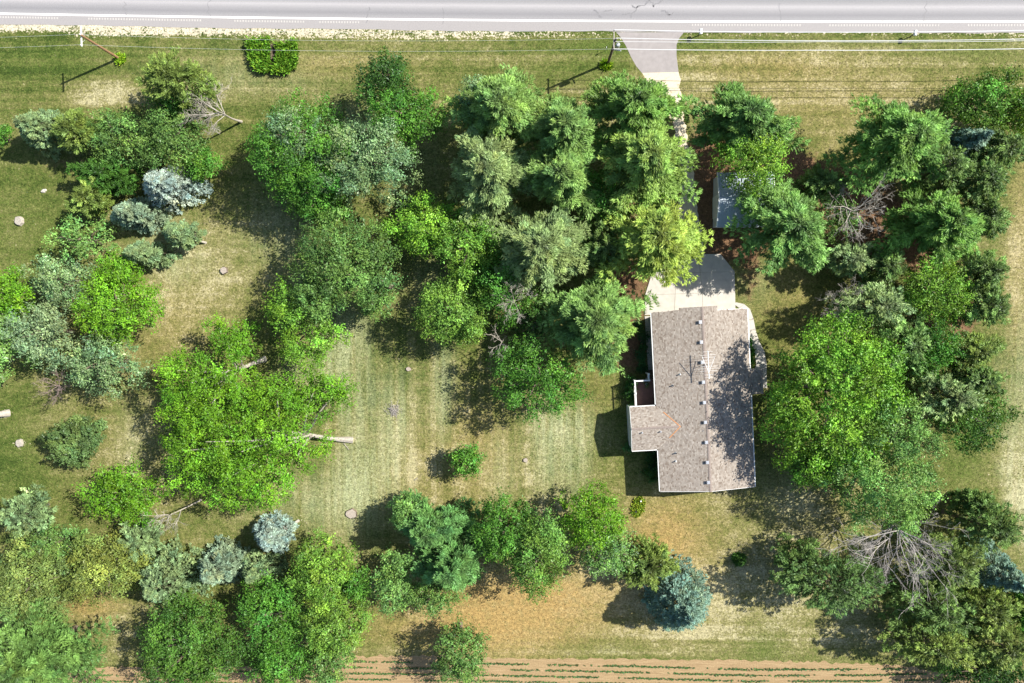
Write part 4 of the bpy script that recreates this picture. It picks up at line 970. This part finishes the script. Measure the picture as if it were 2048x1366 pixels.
# deck with white railing
dk = bpy.data.objects.new('deck', None); C.objects.link(dk); tag(dk, 'small brown board deck with white railing in the corner of the house', 'deck')
DZ, DA0, DA1, DB0, DB1 = 1.45, 8.45, WA0 + .13, -7.98, w0 - .02
nbd = 17; wdb = (DB1 - DB0) / nbd
for i in range(nbd): hbox(MB(), DA0, DA1, DB0 + i * wdb + .006, DB0 + (i + 1) * wdb - .006, DZ - .04, DZ).build('deck_board', M['deck'], dk)
for (a_, b_) in ((DA0 + .1, DB0 + .1), (DA0 + .1, DB1 - .2), (DA1 - .2, DB0 + .1)): hbox(MB(), a_ - .07, a_ + .07, b_ - .07, b_ + .07, 0, DZ - .045).build('deck_post', M['grey_wood'], dk)
rl = bpy.data.objects.new('railing', None); C.objects.link(rl); rl.parent = dk
RT = DZ + .95
def railbar(a0_, b0_, a1_, b1_, z): bar('rail', hw(a0_, b0_, z), hw(a1_, b1_, z), .15 if z > RT - .1 else .08, .06, M['white'], rl)
for z in (RT, DZ + .15):
    railbar(DA0, DB0 + .05, DA1, DB0 + .05, z); railbar(DA0 + .05, DB0 + .13, DA0 + .05, -6.2, z); railbar(DA0 - .7, -6.25, DA0 - .02, -6.25, z)
for a_, b_ in ((DA0 + .03, DB0 + .05), (DA0 + 1.55, DB0 + .05), (DA0 + .03, -6.22), (DA0 - .72, -6.25)):
    hbox(MB(), a_ - .075, a_ + .075, b_ - .075, b_ + .075, .4, RT + .06).build('rail_post', M['white'], rl); hbox(MB(), a_ - .11, a_ + .11, b_ - .11, b_ + .11, RT + .062, RT + .11).build('post_cap', M['white'], rl)
for a_ in np.arange(DA0 + .15, DA1, .14): hbox(MB(), a_ - .02, a_ + .02, DB0 + .03, DB0 + .07, DZ + .18, RT - .03).build('baluster', M['white'], rl)
for b_ in np.arange(DB0 + .2, -6.3, .14): hbox(MB(), DA0 + .03, DA0 + .07, b_ - .02, b_ + .02, DZ + .18, RT - .03).build('baluster', M['white'], rl)
for k in range(5): hbox(MB(), DA0 - .25 * (k + 1), DA0 - .25 * k - .02, -6.15, w0 - .03, 0, DZ - .05 - .27 * (k + 1) + .02).build('step', M['grey_wood'], dk)
p = hw(DA0 + .55, -6.45, DZ); pt_ = thing('potted_plant', 'small potted plant on the brown deck', 'plant', p)
put(MB().tube([p + [0, 0, .003], p + [0, 0, .3]], [.13, .18], 10).build('pot', M['porcelain']), pt_)
Vv, Ff, Tt = broad_crown([(p + [0, 0, .45], np.array([.32, .32, .25]))], (.05, .11, .03), 1, .1, 10, .1, 0)
cr = put(link('foliage', mesh_np('foliage', Vv, Ff, Tt), M['leaf']), pt_); cr['kind'] = 'stuff'

# ------------------------------------------------------------------ shed with ribbed metal roof
def metal_material():
    m, nt, bs, L = newmat('ribbed_metal'); tc = N(nt, 'ShaderNodeTexCoord').outputs['Object']
    n = noise(nt, L, tc, .7, 4); L.new(ramp(nt, L, n, [(.3, (.36, .43, .50)), (.7, (.43, .50, .57))]), bs.inputs['Base Color'])
    bs.inputs['Metallic'].default_value = .1; bs.inputs['Roughness'].default_value = .5; return m
M['metal_roof'] = metal_material()
sA, sB = P(1435, 345, 2.7), P(1544, 454, 2.7); sx0, sx1, sy0, sy1 = sA[0], sB[0], sB[1], sA[1]; ym = (sy0 + sy1) / 2; RZ = 3.65
shed = bpy.data.objects.new('shed', None); C.objects.link(shed); tag(shed, 'square shed with pale ribbed metal roof beside the gravel drive', 'shed')
wl = MB(); e = .25
wl.poly([(sx0+e, sy0+e, 0), (sx0+e, sy1-e, 0), (sx0+e, sy1-e, 2.65), (sx0+e, ym, RZ - .12), (sx0+e, sy0+e, 2.65)][::-1]); wl.poly([(sx1-e, sy0+e, 0), (sx1-e, sy1-e, 0), (sx1-e, sy1-e, 2.65), (sx1-e, ym, RZ - .12), (sx1-e, sy0+e, 2.65)])
wl.poly([(sx0+e, sy0+e, 0), (sx1-e, sy0+e, 0), (sx1-e, sy0+e, 2.65), (sx0+e, sy0+e, 2.65)]); wl.poly([(sx0+e, sy1-e, 0), (sx1-e, sy1-e, 0), (sx1-e, sy1-e, 2.65), (sx0+e, sy1-e, 2.65)][::-1])
wl.build('wall', M['siding'], shed)
nP = 7; pw = (sx1 - sx0) / nP
for sg, ye in ((-1, sy0), (1, sy1)):
    for i in range(nP):
        mb = MB(); xa = sx0 + i * pw; prof = []
        for k in range(4):
            xx = xa + k * pw / 4; prof += [(xx, 0), (xx + pw / 4 - .075, 0), (xx + pw / 4 - .055, .035), (xx + pw / 4 - .02, .035)]
        prof.append((xa + pw, 0))
        for (xa_, za_), (xb_, zb_) in zip(prof[:-1], prof[1:]):
            q = [(xa_, ye, 2.7 + za_), (xb_, ye, 2.7 + zb_), (xb_, ym, RZ + zb_), (xa_, ym, RZ + za_)]; mb.poly(q if sg < 0 else q[::-1])
        mb.build('roof_panel', M['metal_roof'], shed)
MB().box(((sx0+sx1)/2, ym, RZ + .05), (sx1 - sx0, .36, .03)).build('ridge_cap', M['metal_roof'], shed)
for xx in (sx0 - .03, sx1 + .03):
    for a_, b_ in ((sy0, ym), (ym, sy1)):
        za, zb_ = (2.7, RZ) if a_ == sy0 else (RZ, 2.7); bar('gable_trim', (xx, a_, za - .02), (xx, b_, zb_ - .02), .12, .16, M['white'], shed)
MB().box((sx0 + e - .03, ym - .6, 1.05), (.05, 2.6, 2.1)).build('door', M['white'], shed)

# ------------------------------------------------------------------ poles and wires
def pole(bx, by, h, label, wood, transformer=False):
    b = P(bx, by); t = thing('utility_pole', label, 'utility pole', b)
    put(MB().tube([b - [0, 0, .1], b + [0, 0, h]], [.17, .12], 10).build('pole', M[wood]), t)
    ca = h - .35; arm = put(MB().box(b + [-.16, 0, ca], (.10, 2.3, .12)).build('crossarm', M['white' if not transformer else 'bark_pale']), t)
    for s in (-1, 1): put(MB().tube([b + [-.2, s * .75, ca - .04], b + [-.15, 0, ca - .8]], .025, 5).build('brace', M['steel']), t)
    for s in (-1.05, 0, 1.05):
        q = b + np.array([-.16 if s else 0, s, ca + .06 if s else h]); ins = MB().tube([q, q + [0, 0, .05], q + [0, 0, .09], q + [0, 0, .14], q + [0, 0, .2]], [.03, .06, .04, .06, .035], 8).build('insulator', M['porcelain']); put(ins, t)
    if transformer:
        q = b + np.array([.42, -.12, 5.2]); tr = put(MB().tube([q, q + [0, 0, .9], q + [0, 0, .98]], [.24, .24, .16], 14).build('transformer', M['steel']), t)
        bu = MB().tube([q + [0, .08, .97], q + [0, .08, 1.25]], [.05, .03], 7).build('bushing', M['porcelain']); bu.parent = tr
        put(MB().box(b + [.2, -.12, 5.7], (.3, .08, .12)).build('bracket', M['steel']), t)
        put(MB().tube([b + [.1, -.05, 4.4], b + [.9, -.35, 4.9]], [.05, .09], 8).build('lamp_arm', M['steel']), t)
        put(MB().tube([b + [.17, .05, .1], b + [.17, .05, 5]], .03, 6).build('conduit', M['steel']), t)
    return b, ca
pA, caA = pole(238, 117, 7.25, 'brown utility pole at the upper left with a white crossarm', 'pole_wood')
pB, caB = pole(1216, 126, 7.4, 'grey utility pole with a transformer beside the driveway apron', 'grey_wood', True)
def wire(pts, r, label, grp):
    q = []
    for a, b in zip(pts[:-1], pts[1:]):
        a = np.array(a, float); b = np.array(b, float); n = 24; sag = .00035 * np.linalg.norm(b - a) ** 2
        for i in range(n + (b is pts[-1])):
            t = i / n; p_ = a + (b - a) * t; p_[2] -= 4 * sag * t * (1 - t); q.append(p_)
    q.append(np.array(pts[-1], float))
    tag(MB().tube(q, r, 5).build('power_line', M['wire']), label, 'power line', grp)
offs = {'north': 1.05, 'middle': 0.0, 'south': -1.05}
for nm, s, lab in (('middle', 0, 'thin wire on the pole tops between the two utility poles, middle of three'), ('south', -1.05, 'thin wire between the two utility poles, the one nearest the trees'), ('north', 1.05, 'thin wire between the two utility poles, the one nearest the road')):
    za, zb_ = (7.45, 7.6) if s == 0 else (caA + .26, caB + .26)
    L0 = pA + np.array([-72, s + .6, za])
    wire([L0, pA + [-.16 if s else 0, s, za], pB + [-.16 if s else 0, s, zb_]], .0075, lab, 'wires left of the transformer pole')
for s, zz, yend, lab in ((1.05, caB + .26, 61, 'wire thickened and whitened for its sun glint, right of the transformer pole, topmost over the road edge'), (.02, 7.6, 78, 'wire thickened and whitened for its sun glint, right of the transformer pole, upper of the close pair'), (-.12, 7.0, 81.5, 'wire thickened and whitened for its sun glint, right of the transformer pole, lower of the close pair'), (-1.05, caB + .26, 97.5, 'wire thickened and whitened for its sun glint, right of the transformer pole, lowest over the grass')):
    zm = zz - .1; mid = P(1640, np.interp(yend, [61, 78, 81.5, 97.5], [64.5, 81.5, 83.5, 100.5]), zm); e1 = P(2048, yend, zz); far = e1 + (e1 - mid) * 2.5; far[2] = zz + .3
    wire([pB + np.array([-.16 if abs(s) > 1 else 0, s, zz]), mid, e1, far], .034 if zz != 7.0 else .022, lab, 'wires right of the transformer pole')  # radius widened to carry the glint and its halo

# ------------------------------------------------------------------ roadside things
def mailbox(x, y, label, h=1.15, dark=False):
    b = P(x, y); t = thing('mailbox', label, 'mailbox', b)
    put(MB().box(b + [0, 0, h / 2 - .1], (.10, .10, h - .2)).build('post', M['grey_wood']), t)
    bx = MB(); zc = h; n = 8; pr = [(-.17, zc - .1), (.17, zc - .1)] + [(.17 * math.cos(a), zc + .17 * math.sin(a)) for a in np.linspace(0, math.pi, n)]
    L0 = .3
    f = [b + [p[0], -L0, p[1]] for p in pr]; k = [b + [p[0], L0, p[1]] for p in pr]
    bx.poly(f); bx.poly(k[::-1])
    for i in range(len(pr)): bx.poly([f[i], k[i], k[(i+1) % len(pr)], f[(i+1) % len(pr)]][::-1])
    body = put(bx.build('box', M['white']), t)
    dr = MB().box(b + [0, L0 + .012, zc + .0], (.28, .02, .22)).build('door', M['white']); dr.parent = body
    fl_ = MB().box(b + [.185, .05, zc + .08], (.015, .05, .2)).build('flag', M['copper']); fl_.parent = body
mailbox(1397, 71, 'white mailbox on a post right of the driveway apron')
mailbox(1820, 74, 'white mailbox on a post near the right end of the road')
b = P(1211, 102); t = thing('marker_post', 'small white marker on a thin post left of the transformer pole', 'marker post', b)
put(MB().tube([b, b + [0, 0, 1.1]], .025, 6).build('post', M['steel']), t); put(MB().box(b + [0, 0, 1.05], (.04, .18, .3)).build('plate', M['white']), t)

# tall weeds round the drain
def weed_blades(name, pts, h, col, lean, wide=.1, parent=None, upr=.8):
    n = len(pts); d = np.stack([rng.normal(lean[0], .45, n), rng.normal(lean[1], .45, n), np.full(n, upr)], 1)
    hh = h * rng.uniform(.6, 1.2, n); c = np.array(pts) + d / np.linalg.norm(d, axis=1, keepdims=True) * hh[:, None] * .5
    V_, F_ = blades(c, d, rng.normal(0, 1, (n, 3)) * [1, 1, .3] + [0, 0, .6], hh, np.full(n, wide) * rng.uniform(.7, 1.4, n), .12)
    return link(name, mesh_np(name, V_, F_, tints(col, (np.arange(n) % max(1, n // 8), max(1, n // 8)), .2, .12)), M['leaf'], parent)
from_poly = lambda poly, n: np.array([P(x, y) for x, y in rand_in(poly, n)])
def rand_in(poly, n):
    xs_ = [p[0] for p in poly]; ys_ = [p[1] for p in poly]; out = []
    while len(out) < n:
        x, y = rng.uniform(min(xs_), max(xs_)), rng.uniform(min(ys_), max(ys_))
        if inpoly(x, y, poly): out.append((x, y))
    return out
for poly, lab, nn in (([(496, 80), (544, 78), (543, 90), (543, 120), (544, 146), (526, 148), (510, 140), (500, 120)], 'tall bright green weeds left of the dark roadside drain', 1900),
                      ([(550, 78), (556, 92), (596, 80), (599, 122), (592, 138), (577, 149), (546, 149), (554, 125), (556, 100)], 'tall bright green weeds right of the dark roadside drain', 2300)):
    pts = from_poly(poly, nn); c0 = pts.mean(0) * [1, 1, 0]; t = thing('weed_clump', lab, 'weeds', c0, 'weeds round the drain')
    z = rng.uniform(0, .5, nn); pts[:, 2] = z
    w_ = put(weed_blades('weeds', pts, .6, (.17, .34, .035), (0, -.1), .14, upr=1.0), t); w_['kind'] = 'stuff'
t = thing('drain_culvert', 'dark concrete drain opening between the two weed clumps', 'drain', P(548, 105))
put(MB().prism([P(543, 90)[:2], P(543, 120)[:2], P(545.5, 120)[:2], P(545.5, 90)[:2]], -.02, .35).build('headwall', M['grey_wood']), t)
put(MB().prism([P(545.8, 86)[:2], P(545.8, 140)[:2], P(553, 140)[:2], P(556, 86)[:2]], .002, .03).build('channel_floor', M['soil_dark']), t)  # wide dark floor keeps the gap between the weed clumps dark
put(MB().tube([P(546, 112) + [0, 0, .2], P(556, 110) + [0, 0, .2]], .09, 8).build('pipe', M['grey_wood']), t)
for x, y, r, n_, lab in ((242, 119, 11, 340, 'bright weed tuft at the foot of the brown utility pole'), (1212, 131, 12, 300, 'bright weed tuft at the foot of the transformer pole')):
    pts = np.array([P(x + r * q * math.cos(a), y + r * .9 * q * math.sin(a)) for q, a in zip(np.sqrt(rng.random(n_)), rng.uniform(0, 6.3, n_))])
    o = weed_blades('weed_tuft', pts, .5, (.26, .42, .03), (0, 0), .12); tag(o, lab, 'weeds')
# oval bed of low plants
bd = thing('flower_bed', 'yellow-green oval bed of low plants near the lower house corner', 'flower bed', P(1275, 1013))
pts = []
for q, a in zip(np.sqrt(rng.random(900)), rng.uniform(0, 6.3, 900)):
    u, v = 12.5 * q * math.cos(a), 21 * q * math.sin(a); th = .3; pts.append(P(1276 + u * math.cos(th) - v * math.sin(th), 1013 + u * math.sin(th) + v * math.cos(th)))
o = put(weed_blades('low_plants', np.array(pts), .34, (.30, .40, .05), (0, 0), .15, upr=.6), bd); o['kind'] = 'stuff'
put(MB().tube([P(1281, 1001), P(1281, 1001) + [0, 0, .4]], [.11, .09], 8).build('stone', M['white']), bd)
put(MB().tube([P(1271, 1022), P(1271, 1022) + [0, 0, .45]], [.14, .1], 8).build('pot', M['dark']), bd)
# hedges and shrubs against the house
for x, y, rx, ry, h, c, lab in ((1263, 780, 13, 28, 1.5, (0.053, 0.150, 0.030), 'dark green hedge along the outer side of the deck'), (1283, 690, 8, 52, 1.0, (0.045, 0.128, 0.038), 'low dark hedge along the side path by the house pine'),
        (1258, 893, 6, 7, 1.0, (0.075, 0.180, 0.045), 'small round shrub at the lower corner of the wing'), (1304, 928, 12, 34, .7, (0.053, 0.143, 0.030), 'low dark shrubs in the corner below the wing'),
        (1503, 705, 6, 24, .5, (0.053, 0.195, 0.022), 'green strip of plants between house and front path')):
    tree('H', x, y, rx, ry, h, c, lab, leaf=.16, dens=2.2, holes=-.3, name='hedge' if 'hedge' in lab else 'shrub')
# stumps, stones, fire ring
def stump(x, y, r, h, m, label, name='tree_stump', cat='stump'):
    b = P(x, y); t = thing(name, label, cat, b); n = 14; k = rng.uniform(.85, 1.15, n)
    mb = MB(); ring = lambda z, s: [b + [r * s * k[i] * math.cos(2*math.pi*i/n), r * s * k[i] * math.sin(2*math.pi*i/n), z] for i in range(n)]
    lo, hi, ins, inh = ring(-.02, 1.2), ring(h, 1.0), ring(h + .012, .86), ring(h + .02, .3)
    for i in range(n): mb.poly([lo[i], lo[(i+1) % n], hi[(i+1) % n], hi[i]]); 
    put(mb.build('bark', M['bark' if m == 'stump' else m]), t)
    mt2 = MB(); mt2.poly(ins)
    for i in range(n): mt2.poly([hi[i], hi[(i+1) % n], ins[(i+1) % n], ins[i]])
    put(mt2.build('cut_face', M[m]), t)
    return t
stump(449, 541, .42, .3, 'stump', 'brown tree stump on the grass below the small pale spruce')
stump(703, 1027, .62, .22, 'stump', 'wide flat grey stump at the edge of the tree shadow below the striped lawn')
stump(40, 442, .5, .35, 'bark_pale', 'white weathered stump with root flares near the left edge')
stump(40, 886, .45, .25, 'bark_pale', 'pale round stump left of the rounded grey-green tree')
stump(817, 738, .28, .15, 'stump', 'tiny stump beside the shadow on the middle lawn')
stump(1051, 920, .26, .18, 'stump', 'tiny stump with a weed on the pale lawn stripe')
b = P(88, 382); t = thing('field_stone', 'small grey stone on the grass above the white stump', 'stone', b)
mb = MB()
for k, (dx, dy, r) in enumerate(((0, 0, .26), (.22, .1, .18), (-.2, -.08, .15))): mb.tube([b + [dx, dy, -.02], b + [dx, dy, .12], b + [dx, dy, .2]], [r, r * .9, r * .45], 7)
put(mb.build('stone', M['concrete']), t)
# fallen root log at the left edge
b = P(14, 826); t = thing('leaning_trunk', 'pale leaning trunk foot cut by the left edge', 'tree', b)
put(MB().tube([b + [.2, 0, -.1], P(-4, 829, .9), P(-30, 833, 2.6), P(-60, 838, 5)], [.5, .34, .28, .2], 10).build('trunk', M['bark_pale']), t)
Vv, Ff, Tt = broad_crown(lobes_auto(P(-95, 840, 7), 3.2, 3.2, 2.4, 7, 3), COL['mid']); cr = put(link('crown', mesh_np('crown', Vv, Ff, Tt), M['leaf']), t); cr['kind'] = 'stuff'
# brush pile
b = P(788, 820); t = thing('brush_pile', 'pile of dead twigs and ash on the striped lawn', 'brush pile', b); mb = MB()
for i in range(130):
    a = rng.uniform(0, 6.3); q = b + np.array([rng.normal(0, .42), rng.normal(0, .42), abs(rng.normal(.05, .12))]); L_ = rng.uniform(.2, .7); d = np.array([math.cos(a), math.sin(a), rng.normal(0, .2)]) * L_ / 2
    mb.tube([q - d, q + d], [.025, .012], 3, cap=False)
put(mb.build('twigs', M['deadwood']), t)['kind'] = 'stuff'
# branch scraps on the lawn
for x, y, a, L_, lab in ((693, 893, -.9, 1.1, 'short broken branch by the pale trunk foot'), (730, 1147, -.1, .7, 'short pale stick in the shade of the bottom group'), (832, 958, .6, .5, 'few dead twigs at the tip of the small tree shadow')):
    b = P(x, y); mb = MB(); d = np.array([math.cos(a), math.sin(a), 0]) * L_ / 2
    mb.tube([b - d + [0, 0, .05], b + [0, 0, .07], b + d + [0, 0, .04]], [.05, .045, .03], 6); mb.tube([b + [0, 0, .06], b + d * .5 + [.15, .2, .12]], [.03, .012], 5)
    tag(mb.build('fallen_branch', M['bark_pale']), lab, 'branch')

# ------------------------------------------------------------------ crop seedlings and grass tufts
cs = np.array(cs); n = len(cs); rep = 3; cc = np.repeat(cs, rep, axis=0) + rng.normal(0, 1, (n * rep, 3)) * [.07, .06, 0] + [0, 0, .07]
d = rng.normal(0, 1, (len(cc), 3)) * [1, 1, .25]; V_, F_ = blades(cc, d, rng.normal(0, .35, (len(cc), 3)) + [0, 0, 1], rng.uniform(.15, .30, len(cc)), rng.uniform(.09, .16, len(cc)))
o = link('crop_seedlings', mesh_np('crop_seedlings', V_, F_, tints((.06, .14, .035), (np.repeat(np.arange(n), rep), n), .25)), M['leaf']); tag(o, 'rows of young green crop plants along the bottom edge', 'crop', kind='stuff')
# grass tufts over the lawn, denser along the road verge and field edges
def mask_at(k, pts):
    i = np.clip(((pts[:, 1] - gy[0]) / .7).astype(int), 0, ny_ - 1); j = np.clip(((pts[:, 0] - gx[0]) / .7).astype(int), 0, nx_ - 1); return ch[k][i * nx_ + j]
n = 45000; pts = np.stack([rng.uniform(-72, 66, n), rng.uniform(-52, 42, n), np.full(n, .02)], 1); qx, qy = Q(pts)
vl = np.interp(qx, [-400, 0, 300, 520, 1024, 1500, 2048, 2400], [47, 47, 57, 60, 65, 66, 62, 60])
ok = (qy > vl + 1) & (qy < np.interp(qx, fbx, fby)) & ~((qx > 1228) & (qx < 1372) & (qy < 150)) & ~((qx > 1285) & (qx < 1540) & (qy > 500) & (qy < 990)) & ~((qx > 1300) & (qx < 1420) & (qy < 515) & (qy > 140)) & (mask_at('mulch', pts) < .35)
pts = pts[ok]; n = len(pts); d = np.stack([rng.normal(0, .8, n), rng.normal(0, .8, n), np.full(n, .6)], 1)
dry = np.clip(mask_at('dry', pts) + rng.normal(0, .3, n), 0, 1)[:, None]; colr = np.array([(.07, .125, .022)]) * (1 - dry) + np.array([(.27, .235, .10)]) * dry
sz = rng.uniform(.08, .2, n); V_, F_ = blades(pts + [0, 0, .03], d, rng.normal(0, .6, (n, 3)) + [0, 0, .7], sz, sz * .5, .1)
o = link('grass_tufts', mesh_np('grass_tufts', V_, F_, np.repeat(colr * rng.uniform(.75, 1.25, (n, 1)), 4, axis=0)), M['leaf']); tag(o, 'grass blades and weeds scattered over the mown lawn', 'grass', kind='stuff')
